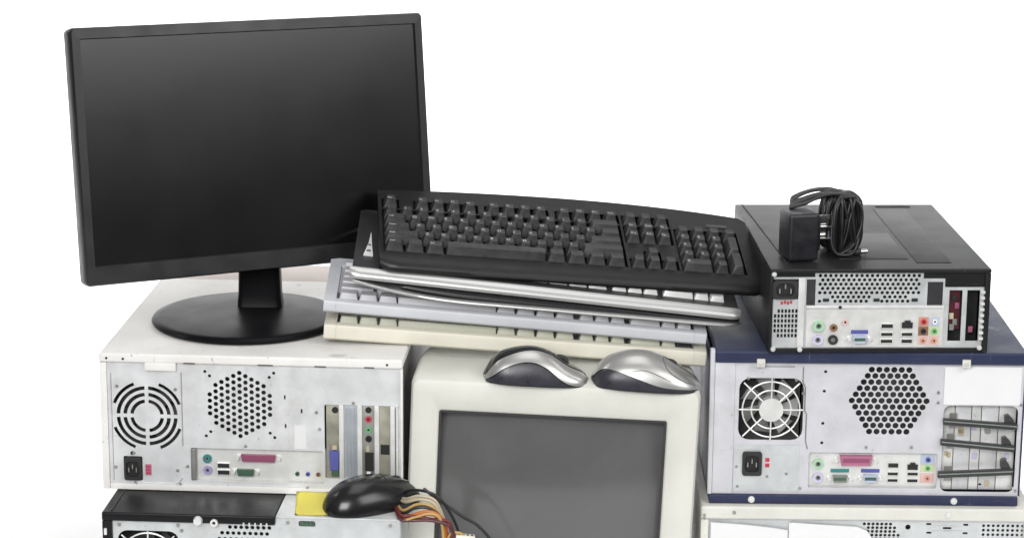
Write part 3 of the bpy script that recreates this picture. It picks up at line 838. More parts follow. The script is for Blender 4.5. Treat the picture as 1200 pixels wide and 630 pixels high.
# ------------------------------------------------------------------ keyboards
KEYMESH = {}
def key_mesh(tag_, w, d, h, tw, td, off):
    k = (tag_, round(w, 5), round(d, 5))
    if k not in KEYMESH:
        bm = B()
        a = [bm.verts.new((x, y, 0)) for x, y in rect(-w/2, w/2, -d/2, d/2, .0012, 2)]
        b = [bm.verts.new((x, y+off, h)) for x, y in rect(-w/2+tw, w/2-tw, -d/2+td, d/2-td, .0022, 2)]
        b0 = [bm.verts.new((x*1.05, (y)*1.05+off, h-.0010)) for x, y in rect(-w/2+tw, w/2-tw, -d/2+td, d/2-td, .0022, 2)]
        n = len(a)
        for A, C in ((a, b0), (b0, b)):
            for i in range(n): bm.faces.new((A[i], A[(i+1) % n], C[(i+1) % n], C[i]))
        # dished top
        c = bm.verts.new((0, off, h-.0007))
        for i in range(n): bm.faces.new((b[i], b[(i+1) % n], c))
        bmesh.ops.recalc_face_normals(bm, faces=bm.faces[:])
        me = bpy.data.meshes.new('key'); bm.to_mesh(me); bm.free()
        for p in me.polygons: p.use_smooth = True
        me.set_sharp_from_angle(angle=RAD(28))
        KEYMESH[k] = me
    return KEYMESH[k]

def layout():
    out = []
    def row(v, u, ws, nm):
        for w_ in ws:
            if w_ > 0: out.append((u+w_/2, v, w_, 1, nm))
            u += abs(w_)
    row(5.75, 0, [1, -1, 1, 1, 1, 1, -.5, 1, 1, 1, 1, -.5, 1, 1, 1, 1], 'function_key')
    row(4.5, 0, [1]*13+[2], 'key'); row(3.5, 0, [1.5]+[1]*12+[1.5], 'key'); row(2.5, 0, [1.75]+[1]*11+[2.25], 'key')
    row(1.5, 0, [2.25]+[1]*10+[2.75], 'key'); row(.5, 0, [1.25]*3+[6.25]+[1.25]*4, 'key')
    for v in (5.75, 4.5, 3.5): row(v, 15.25, [1, 1, 1], 'navigation_key')
    row(1.5, 16.25, [1], 'arrow_key'); row(.5, 15.25, [1, 1, 1], 'arrow_key')
    row(4.5, 18.5, [1]*4, 'numpad_key'); row(3.5, 18.5, [1]*3, 'numpad_key'); row(2.5, 18.5, [1]*3, 'numpad_key'); row(1.5, 18.5, [1]*3, 'numpad_key'); row(.5, 18.5, [2, 1], 'numpad_key')
    out.append((22, 3, 1, 2, 'numpad_key')); out.append((22, 1, 1, 2, 'numpad_key'))
    return out
LAY = layout()
LEG = {}
for v_, st, chars in ((4.5, .5, '`1234567890-='), (3.5, 2.0, 'QWERTYUIOP[]'), (2.5, 2.25, "ASDFGHJKL;'"), (1.5, 2.75, 'ZXCVBNM,./')):
    for i_, c_ in enumerate(chars): LEG[(st+i_, v_)] = c_
for i_, u_ in enumerate((2.5, 3.5, 4.5, 5.5, 7.0, 8.0, 9.0, 10.0, 11.5, 12.5, 13.5, 14.5)): LEG[(u_, 5.75)] = 'F%d' % (i_+1)
LEG[(.5, 5.75)] = 'Esc'; LEG[(.75, 3.5)] = 'Tab'; LEG[(.875, 2.5)] = 'Caps'; LEG[(1.125, 1.5)] = 'Shift'; LEG[(.625, .5)] = 'Ctrl'; LEG[(3.125, .5)] = 'Alt'
for (u_, v_), c_ in zip(((19, 3.5), (20, 3.5), (21, 3.5), (19, 2.5), (20, 2.5), (21, 2.5), (19, 1.5), (20, 1.5), (21, 1.5), (19.5, .5), (21, .5)), '789456123' + '0.'): LEG[(u_, v_)] = c_
for (u_, v_), c_ in zip(((15.75, 4.5), (16.75, 4.5), (17.75, 4.5), (15.75, 3.5), (16.75, 3.5), (17.75, 3.5)), ('Ins', 'Home', 'Pg', 'Del', 'End', 'Pg')): LEG[(u_, v_)] = c_
LEGM = {}
def legend_mesh(t):
    if t not in LEGM:
        cu = bpy.data.curves.new('legend', 'FONT'); cu.body = t; cu.size = .0066 if len(t) == 1 else .0044; cu.offset = .00012
        tmp = bpy.data.objects.new('tmp', cu); COL.objects.link(tmp)
        dg = bpy.context.evaluated_depsgraph_get(); dg.update()
        me = bpy.data.meshes.new_from_object(tmp.evaluated_get(dg)); me.name = 'legend'
        bpy.data.objects.remove(tmp); bpy.data.curves.remove(cu)
        me.materials.clear(); me.materials.append(M['legend_ink']); LEGM[t] = me
    return LEGM[t]

def keys(root, tag_, u, x0, y0, z0, h, m, keep=lambda e: True, tw=.19, td=.16, off=.04, jit=.0003, gap=.05, legend=None):
    for e in LAY:
        if not keep(e): continue
        me = key_mesh(tag_, e[2]*u-gap*u, e[3]*u-gap*u, h, tw*u, td*u, off*u)
        o = link(e[4], me, M[m], root)
        o.location = (x0+e[0]*u, y0+e[1]*u, z0+random.uniform(-jit, jit))
        ch = LEG.get((e[0], e[1]))
        if legend and ch:
            l = link('legend', legend_mesh(ch), None, o)
            l.location = (-(e[2]*.5-gap*.5-tw-.06)*u, (e[3]*.5-gap*.5-td-.36+off)*u, h+.00005)

KBG = 'keyboards stacked in the middle'
def kb_black():
    f = .9889
    P0 = Vector((0, -3.0829, 1.2665))+(Vector((-.1699, .09, .5131))-Vector((0, -3.0829, 1.2665)))*f
    T = thing('keyboard', 'black keyboard with black keys, topmost of the keyboard stack', 'keyboard', P0, .0727, .3035, .0909, KBG)
    u = .02198*f
    def yf(x):  # front edge of the palm
        t = (x-.253)/.259; return -.0285-.0010*(1-t*t)
    def yb(x):  # back edge, bowed
        t = (x-.24)/.265; return .1735-.0150*t*t-.007*max(0, t)**3
    N = 40; xa, xb = -.0060, .5120
    def outl(off=0, bk=0):
        pts = []
        for i in range(N+1):
            x = xa+off+(xb-xa-2*off)*i/N
            pts.append((x, -.0045))
        for i in range(N+1):
            x = xb-off-(xb-xa-2*off)*i/N
            e = .0
            if i == 0: e = .008
            pts.append((x-(0.004 if i == 0 else 0), yb(x)-e-bk))
        return pts
    wells = [rect(-.0012, 15*u+.0012, -.001, 5*u+.001), rect(-.0012, u+.0012, 5.25*u-.001, 6.25*u+.001),
             rect(2*u-.0012, 6*u+.0012, 5.25*u-.001, 6.25*u+.001), rect(6.5*u-.0012, 10.5*u+.0012, 5.25*u-.001, 6.25*u+.001), rect(11*u-.0012, 15*u+.0012, 5.25*u-.001, 6.25*u+.001),
             rect(15.25*u-.0008, 18.25*u+.0010, 3*u-.001, 5*u+.001), rect(15.25*u-.0008, 18.25*u+.0010, 5.25*u-.001, 6.25*u+.001),
             [(15.25*u-.0008, -.001), (18.25*u+.001, -.001), (18.25*u+.001, u+.001), (17.25*u+.001, u+.001), (17.25*u+.001, 2*u+.001), (16.25*u-.001, 2*u+.001), (16.25*u-.001, u+.001), (15.25*u-.0008, u+.001)],
             rect(18.5*u-.0010, 22.5*u+.0012, -.001, 5*u+.001)]
    plate('top_cover', outl(), wells, .0100, M['kb_black'], T, -.0075, xy=True)
    # palm edge: rounded nose swept along the front
    bm = B()
    prof = [(-.0046, -.0075), (-.012, -.0078), (-.022, -.0090), (-.029, -.0115), (-.0335, -.0150), (-.0355, -.0185), (-.0345, -.0220), (-.030, -.0245), (-.0046, -.0250)]
    def warp(x, y, z):
        k = (y+.0046)/(-.0355+.0046)
        t = max(0., abs(x-.253)/.259); end = max(0, t-.93)/.07
        return (x, -.0046+(yf(x)-.002-(-.0046))*k*(1-.35*end*end), z-.0015*k*0)
    profile_x(bm, prof, xa, xb, True, 40, warp)
    obj('palm_edge', bm, M['kb_black'], T, 40)
    bm = B()
    a = [bm.verts.new((x, y, -.0178)) for x, y in outl(.0005, .001)]; b = [bm.verts.new((x, y, -.0285)) for x, y in outl(.004, .006)]
    n = len(a); bm.faces.new(a); bm.faces.new(b[::-1])
    for i in range(n): bm.faces.new((a[i], b[i], b[(i+1) % n], a[(i+1) % n]))
    obj('base_tray', bm, M['kb_well'], T)
    for x in (.05, .43):
        pbox('folding_foot', T, M['kb_black'], x, x+.03, .145, .152, -.045, -.0287)
    bm = B(); box(bm, 15.12*u-.0012, 15.12*u+.0004, .0, 6.2*u, -.0078, -.0070); obj('deck_groove', bm, M['hole'], T)
    bm = B(); box(bm, 18.37*u-.001, 18.37*u+.0004, .0, 5.2*u, -.0078, -.0070); obj('deck_groove', bm, M['hole'], T)
    pbox('lamp_window', T, M['kb_dark'], 20.7*u, 22.0*u, 5.55*u, 5.85*u, -.0078, -.0066, .0004)
    keys(T, 'black', u, 0, .0012, -.0120, .0132, 'kb_key', tw=.185, td=.155, off=.035, gap=.12, legend=True)
    return T
kb_black()

def kb_silver():
    f = .9889; c0 = Vector((0, -3.0829, 1.2665))
    P0 = c0+(Vector((-.2172, .055, .4540))-c0)*f
    W = .5273*f
    T = thing('keyboard', 'black keyboard with silver front edge and silver keys, second from top of the stack', 'keyboard', P0, .02, .19, .1180, KBG)
    x0, x1 = .0, W
    def tz(x):   # height of the thin silver trim, curling up at the left end
        base = .0020+.0100*(x-.12)/.41
        t = max(0, (.17-x)/.17); return base+.0150*t**2.2
    bm = B()
    prof = [(.0225, .0300), (.0215, .0215), (.0230, .0190), (.19, .012), (.2135, .018), (.2150, .0290), (.2110, .0315)]
    def warp(x, y, z):
        xx = x
        if x <= x0+.0011: xx = x0+(.004 if y > .15 else 0)+.0015
        if x >= x1-.0041: xx = x1-.004-(.006 if y > .15 else 0)
        return (xx, y, z)
    profile_x(bm, prof, x0+.001, x1-.004, False, 40, warp)
    obj('upper_body', bm, M['kb_dark'], T, 40)
    bm = B()
    prof = [(.0222, .0312), (.0175, .0304), (.0132, .0280), (.0103, .0248), (.0090, .0218), (.0092, .0198), (.0110, .0184), (.0140, .0180), (.0210, .0194)]
    def warpr(x, y, z):
        e = max(0, 1-(x1-x)/.012); e2 = max(0, 1-(x-x0)/.008)
        k = 1-.35*e*e-.25*e2*e2
        return (x, .0222+(y-.0222)*k, .0262+(z-.0262)*(1-.25*e*e))
    profile_x(bm, prof, x0-.0015, x1-.001, True, 90, warpr)
    obj('silver_rim', bm, M['silver'], T, 50)
    bm = B()
    prof = [(.0008, .0040), (.0000, .0024), (.0008, .0006), (.004, .0), (.20, .0), (.20, .0036), (.004, .0046)]
    def warp2(x, y, z):
        t = max(0, (.17-x)/.17)
        e = max(0, 1-(x1-x)/.03)
        k = max(0, 1-y/.2)
        return (x, y+(.010*t*t+.012*e**3)*k, z+tz(x)*k+.006*(1-k))
    profile_x(bm, prof, x0+.004, x1+.0005, True, 90, warp2)
    obj('silver_trim', bm, M['silver'], T, 50)
    bm = B()
    prof = [(.0060, .0047), (.0072, .0110), (.0130, .0182), (.05, .0182), (.05, .0047)]
    def warp3(x, y, z):
        t = max(0, (.17-x)/.17)
        k = 1-y/.2
        lo = tz(x)*k+.006*(1-k)+.0048
        w = (z-.0047)/(.0182-.0047)
        return (x, y+.010*t*t*(1-w), lo+(max(lo+.001, .0182)-lo)*w)
    profile_x(bm, prof, x0+.0045, x1-.003, True, 60, warp3)
    obj('lower_face', bm, M['gloss_black'], T, 50)
    def tri(pts, z0, z1, m, nm):
        bm = B(); a = [bm.verts.new((x, y, z1)) for x, y in pts]; b = [bm.verts.new((x, y, z0)) for x, y in pts]
        bm.faces.new(a); bm.faces.new(b[::-1]); n = len(pts)
        for i in range(n): bm.faces.new((a[i], b[i], b[(i+1) % n], a[(i+1) % n]))
        return obj(nm, bm, M[m], T)
    tri([(.0145, .0600), (.0272, .0600), (.0245, .0960), (.0222, .1360), (.0200, .0980)], .0305, .0328, 'paper', 'emblem')
    tri([(.0178, .0700), (.0242, .0700), (.0235, .0760), (.0186, .0760)], .0322, .0331, 'c_grey', 'emblem_line')
    tri([(.0195, .0890), (.0236, .0890), (.0232, .0945), (.0198, .0945)], .0322, .0331, 'c_grey', 'emblem_line')
    u = .0214*f
    keys(T, 'silver', u, .0245*f, .0365, .0285, .0085, 'silver_key', keep=lambda e: (e[1] < 2 and e[0] > 3.7), tw=.11, td=.10)
    for x in (.05, .42): pbox('folding_foot', T, M['kb_dark'], x, x+.03, .185, .192, -.018, .014)
    return T
kb_silver()

def kb_plain(name_label, P, yaw, tilt, roll, W, D, hf, hb, mbody, mkey, keep, u, kx, ky, kh, wellm, tag_, lip):
    f = .9889; c0 = Vector((0, -3.0829, 1.2665))
    P0 = c0+(Vector(P)-c0)*f; W *= f; u *= f
    T = thing('keyboard', name_label, 'keyboard', P0, yaw, tilt, roll, KBG)
    bm = B()
    prof = [(.0, .0030), (.0, hf-.0035), (.0012, hf-.0010), (.0040, hf), (lip, hf), (lip, hf-.006), (D-.030, hb-.006), (D-.030, hb), (D-.004, hb), (D, hb-.004), (D, .003), (D-.003, .0), (.003, .0)]
    profile_x(bm, prof, .016, W-.016, False, 1)
    for s in (0, 1):
        xa, xb = (.0, .0158) if s == 0 else (W-.0158, W)
        p2 = [(.0, .0030), (.0, hf-.0035), (.0012, hf-.0010), (.0040, hf), (D-.004, hb), (D, hb-.004), (D, .003), (D-.003, .0), (.003, .0)]
        profile_x(bm, p2, xa, xb, False, 1)
    bmesh.ops.remove_doubles(bm, verts=bm.verts[:], dist=1e-5)
    body = obj('body', bm, M[mbody], T, 40)
    pbox('key_bed', T, M[wellm], .0162, W-.0162, lip+.0005, D-.0305, hf-.0058, hf-.0050)
    z0 = hf-.0048
    for e in LAY:
        if not keep(e): continue
        me = key_mesh(tag_, e[2]*u-.05*u, e[3]*u-.06*u, kh, .12*u, .12*u, .03*u)
        o = link(e[4], me, M[mkey], T)
        yy = ky+e[1]*u
        o.location = (kx+e[0]*u, yy, z0+(hb-hf)*(yy/D)+random.uniform(-.0004, .0004))
    return T
kb_plain('bluish grey keyboard under the silver edged one, third from the top of the keyboard stack', (-.2519, .068, .4262), .01, .11, .0896, .5147, .160, .0165, .0200,
         'kb_lilac', 'kb_lilac_key', lambda e: e[1] < 2 or e[0] < 3.3, .0212, .0185, .0125, .0110, 'bed_grey', 'lilac', .0120)
kb_plain('cream keyboard at the bottom of the keyboard stack, lying on white case and tube monitor', (-.2523, .072, .3871), .0058, .05, .0714, .5142, .165, .0215, .0240,
         'kb_cream', 'kb_green', lambda e: e[1] < 1, .0212, .0185, .0125, .0120, 'bed_grey', 'cream', .0120)

# ------------------------------------------------------------------ mice
def mouse_surface(L, W, Hf, wf, pw=2.2, lean=0.0):
    "pos(u,v): u 0 rear..1 front along X, v -1 near side bottom .. 1 far side bottom"
    def pos(u, v):
        x = (u-.5)*L
        th = v*pi/2
        s = math.copysign(abs(sin(th))**(2/pw), th); c = max(0, cos(th))**(2/pw)
        return Vector((x, s*W/2*wf(u), c*Hf(u)+.0015))
    return pos

def strip(bm, pos, va, vb, nu=36, nv=10, u0=0.0, u1=1.0, push=0.0, cap=False):
    g = []
    for i in range(nu+1):
        u = u0+(u1-u0)*i/nu
        for j in range(nv+1):
            v = va(u)+(vb(u)-va(u))*j/nv
            p = pos(u, v)
            if push:
                e = 1e-3
                du = pos(min(1, u+e), v)-pos(max(0, u-e), v); dv = pos(u, min(1, v+e))-pos(u, max(-1, v-e))
                nrm = du.cross(dv)
                if nrm.length > 0: p = p+nrm.normalized()*push
            g.append(bm.verts.new(p))
    for i in range(nu):
        for j in range(nv):
            a = i*(nv+1)+j
            try: bm.faces.new((g[a], g[a+nv+1], g[a+nv+2], g[a+1])).smooth = True
            except ValueError: pass
    return g

def interp(tab):
    n = len(tab)
    def f(u):
        u = min(max(u, 0), 1)
        for i in range(n-1):
            x1, y1 = tab[i]; x2, y2 = tab[i+1]
            if u <= x2:
                x0, y0 = tab[max(i-1, 0)]; x3, y3 = tab[min(i+2, n-1)]
                m1 = (y2-y0)/(x2-x0); m2 = (y3-y1)/(x3-x1); h = x2-x1; t = (u-x1)/h
                return (2*t**3-3*t*t+1)*y1+(t**3-2*t*t+t)*h*m1+(-2*t**3+3*t*t)*y2+(t**3-t*t)*h*m2
        return tab[-1][1]
    return f

def superw(p=2.6):
    return lambda u: max(.0, 1-abs(2*u-1)**p)**(1/p)

def floor_poly(bm, pos, nu=36):
    top = [pos(i/nu, -1) for i in range(nu+1)]; bot = [pos(i/nu, 1) for i in range(nu, -1, -1)]
    pts = []
    for p in top+bot:
        if not pts or (pts[-1]-p).length > 1e-5: pts.append(p)
    if (pts[0]-pts[-1]).length < 1e-5: pts.pop()
    bm.faces.new([bm.verts.new((p.x*.985, p.y*.985, .0)) for p in pts])

MG = 'computer mice lying in the pile'
def mouse_wave():
    T = thing('computer_mouse', 'silver and black mouse with wavy silver side band on the tube monitor', 'mouse', (.0320, -.0140, .3585), .03, .0, .05, MG)
    L, W = .1385, .070
    H = interp([(0, .004), (.10, .028), (.24, .0385), (.45, .0430), (.62, .0370), (.80, .0210), (.93, .0120), (1, .004)])
    pos = mouse_surface(L, W, H, superw(3.0), 2.3)
    # borders (v) between grip, silver band and black spine on the near side
    lo = interp([(0, -.93), (.08, -.84), (.2, -.66), (.40, -.56), (.58, -.64), (.74, -.86), (.86, -.99), (1, -1)])
    hi = interp([(0, -.60), (.12, -.40), (.3, -.26), (.5, -.18), (.68, -.16), (.82, -.12), (.93, -.05), (1, .0)])
    one = lambda u: 1.0
    bm = B(); strip(bm, pos, lambda u: -1.0, lo, push=-.0006); obj('thumb_grip', bm, M['mouse_dark'], T)
    bm = B(); strip(bm, pos, lambda u: lo(u)-.012, lambda u: lo(u)+.012, push=.0003, nv=3); obj('grip_seam', bm, M['gloss_black'], T)
    bm = B(); strip(bm, pos, lo, hi, push=.0002); obj('side_band', bm, M['silver_mouse'], T)
    bm = B(); strip(bm, pos, hi, lambda u: .35, nv=10, u1=.80); strip(bm, pos, lambda u: .35, one, nv=10); strip(bm, pos, hi, lambda u: .35, nv=6, u0=.80, push=-.0004)
    obj('top_shell', bm, M['gloss_black'], T)
    bm = B(); strip(bm, pos, lambda u: hi(u)+.06, lambda u: .30, u0=.66, u1=.97, nv=6, push=.0006); obj('button', bm, M['mouse_rim'], T)
    bm = B(); tube(bm, [(.030+.016*sin(a)*0+.0095*cos(a), .004, .0225+.0095*sin(a)) for a in [2*pi*k/20 for k in range(20)]], .0030, 8, True); obj('scroll_wheel', bm, M['rubber'], T, 60)
    bm = B(); floor_poly(bm, pos)
    g = strip(bm, lambda u, v: Vector((pos(u, -1).x, pos(u, -1).y*1.0, .0002 if v < 0 else pos(u, -1).z)), lambda u: -1, one, nv=1)
    strip(bm, lambda u, v: Vector((pos(u, 1).x, pos(u, 1).y, .0002 if v < 0 else pos(u, 1).z)), lambda u: -1, one, nv=1)
    obj('bottom_plate', bm, M['rubber'], T)
    return T
mouse_wave()

def mouse_silver():
    T = thing('computer_mouse', 'rounded silver mouse with dark underside at the right end of the tube monitor', 'mouse', (.1755, -.0150, .3530), -.03, .0, .05, MG)
    L, W = .1430, .074
    H = interp([(0, .006), (.10, .028), (.26, .0400), (.44, .0440), (.62, .0385), (.82, .0240), (.94, .0130), (1, .005)])
    pos = mouse_surface(L, W, H, superw(2.8), 2.3)
    lo = interp([(0, -.30), (.10, -.46), (.22, -.62), (.42, -.80), (.65, -.91), (.9, -.90), (1, -.86)])
    hi = lambda u: .62
    one = lambda u: 1.0
    bm = B(); strip(bm, pos, lambda u: -1.0, lo, push=-.0005); strip(bm, pos, hi, one, push=-.0003); obj('lower_shell', bm, M['mouse_dark'], T)
    bm = B(); strip(bm, pos, lo, hi, nu=48, nv=20, push=.0004); obj('top_shell', bm, M['silver_mouse'], T)
    bm = B()
    seam = [(.98, -.55), (.90, -.62), (.78, -.58), (.69, -.44), (.65, -.22), (.645, 0.0), (.66, .2)]
    P = [pos(u, v)+Vector((0, -.0002, .0004)) for u, v in seam]
    tube(bm, spline(P, 8), .0007, 6); obj('button_seam', bm, M['mouse_rim'], T, 60)
    bm = B()
    P = [pos(u, v)+Vector((0, -.0004, .0002)) for u, v in ((.35, -.66), (.48, -.62), (.62, -.68), (.72, -.74))]
    tube(bm, spline(P, 8), .0005, 6); obj('side_crease', bm, M['mouse_rim'], T, 60)
    bm = B(); strip(bm, pos, lambda u: .02, lambda u: .24, u0=.66, u1=.99, nv=4, push=.0010); obj('wheel_channel', bm, M['gloss_black'], T)
    bm = B(); tube(bm, [(.030+.009*cos(a), .005, .0245+.009*sin(a)) for a in [2*pi*k/20 for k in range(20)]], .0028, 8, True); obj('scroll_wheel', bm, M['rubber'], T, 60)
    bm = B(); floor_poly(bm, pos)
    strip(bm, lambda u, v: Vector((pos(u, -1).x, pos(u, -1).y, .0002 if v < 0 else pos(u, -1).z)), lambda u: -1, one, nv=1)
    strip(bm, lambda u, v: Vector((pos(u, 1).x, pos(u, 1).y, .0002 if v < 0 else pos(u, 1).z)), lambda u: -1, one, nv=1)
    obj('bottom_plate', bm, M['rubber'], T)
    return T
mouse_silver()

def mouse_black():
    a = YAWL; lx, ly = .1500, .0520
    cx = -.33399+lx*cos(a)-ly*sin(a); cy = -.09848+lx*sin(a)+ly*cos(a)
    T = thing('computer_mouse', 'glossy black mouse with its cable resting on the silver case top at bottom left', 'mouse', (cx, cy, .1988), .60, .0, .0, MG)
    L, W = .1400, .076
    H = interp([(0, .004), (.06, .022), (.18, .0345), (.34, .0400), (.52, .0395), (.70, .0340), (.86, .0245), (.95, .0165), (1, .006)])
    pos = mouse_surface(L, W, H, superw(2.35), 2.0)
    one = lambda u: 1.0
    bm = B(); strip(bm, pos, lambda u: -1.0, one, nu=72, nv=40); obj('shell', bm, M['gloss_black'], T)
    bm = B(); P = [pos(u, v)+Vector((0, 0, .0001)) for u, v in ((.60, -.52), (.60, -.25), (.60, .0), (.60, .3))]
    tube(bm, spline(P, 8), .0004, 6); obj('button_seam', bm, M['rubber'], T, 60)
    bm = B(); tube(bm, [(.034+.010*cos(t), 0, .0215+.010*sin(t)) for t in [2*pi*k/20 for k in range(20)]], .0032, 8, True); obj('scroll_wheel', bm, M['rubber'], T, 60)
    bm = B(); floor_poly(bm, pos)
    strip(bm, lambda u, v: Vector((pos(u, -1).x, pos(u, -1).y, .0002 if v < 0 else pos(u, -1).z)), lambda u: -1, one, nv=1)
    strip(bm, lambda u, v: Vector((pos(u, 1).x, pos(u, 1).y, .0002 if v < 0 else pos(u, 1).z)), lambda u: -1, one, nv=1)
    obj('bottom_plate', bm, M['rubber'], T)
    # cable, given in world points
    bm = B()
    c_, s_ = cos(-.60), sin(-.60)
    def loc(p):
        x, y, z = p[0]-cx, p[1]-cy, p[2]-.1988
        return (x*c_-y*s_, x*s_+y*c_, z)
    tip = (cx+.066*cos(.60), cy+.066*sin(.60), .2080)
    tube(bm, spline([loc(p) for p in (tip, (tip[0]+.010, tip[1]-.008, .2130), (-.1020, -.068, .2170), (-.0840, -.080, .2080), (-.0600, -.085, .1930), (-.0400, -.085, .1800), (-.018, -.085, .150), (.0, -.09, .10))], 8), .0020, 8)
    obj('cable', bm, M['cable'], T, 60)
    return T
mouse_black()

# ------------------------------------------------------------------ loose wires beside the black mouse
def wires():
    T = thing('wire_bundle', 'bundle of orange, red and cream wires with white connector hanging beside black mouse', 'wires', (-.115, -.10, .2))
    o0 = Vector((-.115, -.10, .2))
    sets = [
        ('w_black', [(-.150, -0.026, .2035), (-.128, -.070, .2245), (-.112, -.092, .2310), (-.095, -.096, .2260), (-.082, -.096, .2100), (-.070, -.092, .185), (-.060, -.09, .15)], .0017),
        ('w_cream', [(-.150, -0.036, .2035), (-.135, -.080, .2160), (-.118, -.096, .2255), (-.099, -.100, .2225), (-.089, -.100, .2050), (-.080, -.100, .175), (-.075, -.1, .14)], .0019),
        ('w_cream', [(-.150, -0.040, .2035), (-.136, -.084, .2135), (-.118, -.100, .2225), (-.100, -.104, .2195), (-.090, -.104, .2030), (-.083, -.103, .175), (-.08, -.1, .14)], .0019),
        ('w_yellow', [(-.150, -0.046, .2035), (-.139, -.096, .2060), (-.120, -.104, .2170), (-.102, -.108, .2160), (-.090, -.108, .2010), (-.085, -.107, .175), (-.082, -.1, .14)], .0018),
        ('w_black', [(-.150, -0.050, .2035), (-.139, -.100, .2035), (-.122, -.108, .2135), (-.104, -.110, .2140), (-.090, -.112, .2030), (-.081, -.112, .180), (-.078, -.11, .14)], .0019),
        ('w_orange', [(-.150, -0.056, .2035), (-.140, -.106, .2010), (-.124, -.112, .2060), (-.106, -.114, .2110), (-.091, -.116, .2060), (-.083, -.116, .192), (-.081, -.113, .160), (-.080, -.11, .13)], .0020),
        ('w_orange', [(-.150, -0.060, .2035), (-.141, -.110, .1985), (-.124, -.116, .2030), (-.107, -.117, .2085), (-.092, -.119, .2050), (-.085, -.119, .190), (-.083, -.116, .160), (-.082, -.11, .13)], .0020),
        ('w_yellow', [(-.150, -0.060, .2035), (-.140, -.112, .1990), (-.122, -.118, .2045), (-.106, -.120, .2100), (-.093, -.121, .2075), (-.087, -.121, .194), (-.085, -.118, .160), (-.084, -.11, .13)], .0017),
        ('w_red', [(-.150, -0.066, .2035), (-.141, -.108, .2035), (-.130, -.114, .2050), (-.112, -.118, .2040), (-.098, -.120, .2020), (-.080, -.120, .2000), (-.0745, -.120, .184), (-.077, -.118, .160), (-.076, -.11, .13)], .0021),
        ('w_maroon', [(-.150, -0.068, .2035), (-.142, -.112, .2005), (-.130, -.118, .2000), (-.112, -.120, .2015), (-.097, -.122, .2010), (-.0790, -.124, .1960), (-.0720, -.123, .180), (-.075, -.120, .158), (-.074, -.11, .13)], .0021),
    ]
    for m, pts, r in sets:
        bm = B(); tube(bm, spline([Vector(p)-o0 for p in pts], 8), r*1.12, 8); obj('wire', bm, M[m], T, 60)
    bm = B(); tube(bm, spline([Vector(p)-o0 for p in ((-.083, -.112, .150), (-.083, -.116, .165), (-.0765, -.120, .1830), (-.066, -.121, .1850), (-.058, -.118, .180))], 8), .0018, 8); obj('wire', bm, M['w_yellow'], T, 60)
    bm = B(); box(bm, -.0125, .0125, -.006, .006, -.011, .006, .0015)
    c = obj('connector', bm, M['w_white'], T, 40); c.location = Vector((-.0580, -.119, .1755))-o0; c.rotation_euler = (0, .12, .1)
    for k in range(4):
        h_ = pcyl('pin_hole', c, M['hole'], (-.0085+k*.0057, 0, .0060), .0018, .0012, 'Z', 10)
    return T
wires()

# ------------------------------------------------------------------ power adapter on the black desktop
def adapter():
    T = thing('power_adapter', 'black plug in power adapter with coiled cord on the slim black desktop', 'adapter', (.3775, .0430, .5099), .22)
    bm = B(); box(bm, -.0205, .0205, -.019, .026, .0008, .0640, .0045, 3); obj('body', bm, M['adapter'], T, 40)
    bm = B(); box(bm, .0216, .0255, -.010, .018, .012, .058, .0015); obj('plug_face', bm, M['adapter'], T, 40)
    for z in (.0265, .0420):
        bm = B(); box(bm, .0256, .0440, -.0028, .0028, z-.0009, z+.0009, .0004); obj('prong', bm, M['prong'], T, 40)
    bm = B(); box(bm, .0256, .0440, .007, .0085, .026, .056, .0004); obj('prong', bm, M['prong'], T, 40)
    rnd = random.Random(3)
    bm = B()
    for k in range(24):
        t = k/23
        cx = .066+rnd.uniform(-.002, .002); cz = .0405+rnd.uniform(-.002, .002); cy = .002+.052*t+rnd.uniform(-.002, .002)
        ax = rnd.uniform(.0165, .0225); az = rnd.uniform(.0350, .0400); tw = rnd.uniform(-.22, .10)
        pts = []
        for q in range(36):
            a = 2*pi*q/36
            ca, sa = cos(a), sin(a)
            x, z = ax*math.copysign(abs(ca)**.6, ca), az*math.copysign(abs(sa)**.8, sa)
            pts.append((cx+x*cos(tw)-z*sin(tw)*.6, cy+.007*sin(a+k), max(.003, cz+z*cos(tw)+x*sin(tw)*.3)))
        tube(bm, pts, .0021, 7, True)
    for k in range(7):
        xa_ = .050+rnd.uniform(0, .03); xb_ = .054+rnd.uniform(0, .028); yf_ = .004-.0012*k
        tube(bm, spline([(xa_-.006, .016, .0800), (xa_, yf_+.004, .0765), ((xa_*2+xb_)/3+rnd.uniform(-.003, .003), yf_, .052), ((xa_+xb_*2)/3, yf_-.001, .028), (xb_, yf_+.001, .0100), (xb_+.004, .010, .0030)], 8), .0021, 7)
    for k in range(10):
        y0 = .004+k*.0045
        tube(bm, spline([(-.010+k*.0018, y0+.012, .0655), (.010, y0+.010, .0715+rnd.uniform(-.002, .002)), (.034, y0+.006, .0800+rnd.uniform(-.003, .002)), (.060, y0+.002, .0820+rnd.uniform(-.003, .001)), (.082, y0-.002, .0700), (.086, y0-.004, .045), (.074, y0-.006, .015), (.054, y0-.008, .0040)], 8), .0021, 7)
    obj('cord', bm, M['cable'], T, 60)
    bm = B(); box(bm, .0520, .0820, .008, .050, .0045, .0740, .004); obj('strain_block', bm, M['adapter'], T, 40)
    bm = B(); tube(bm, spline([(.070, .040, .0775), (.082, .035, .0790), (.0935, .032, .0700), (.0955, .030, .0600), (.086, .030, .0560)], 8), .0021, 7); obj('cord_end', bm, M['cable'], T, 60)
    bm = B(); cyl(bm, (.0760, .0020, .0055), .0050, .020, 'X', 16); obj('plug', bm, M['rubber'], T, 40)
    bm = B(); cyl(bm, (.0905, .0020, .0055), .0030, .010, 'X', 14); obj('plug_tip', bm, M['prong'], T, 40)
    return T
adapter()

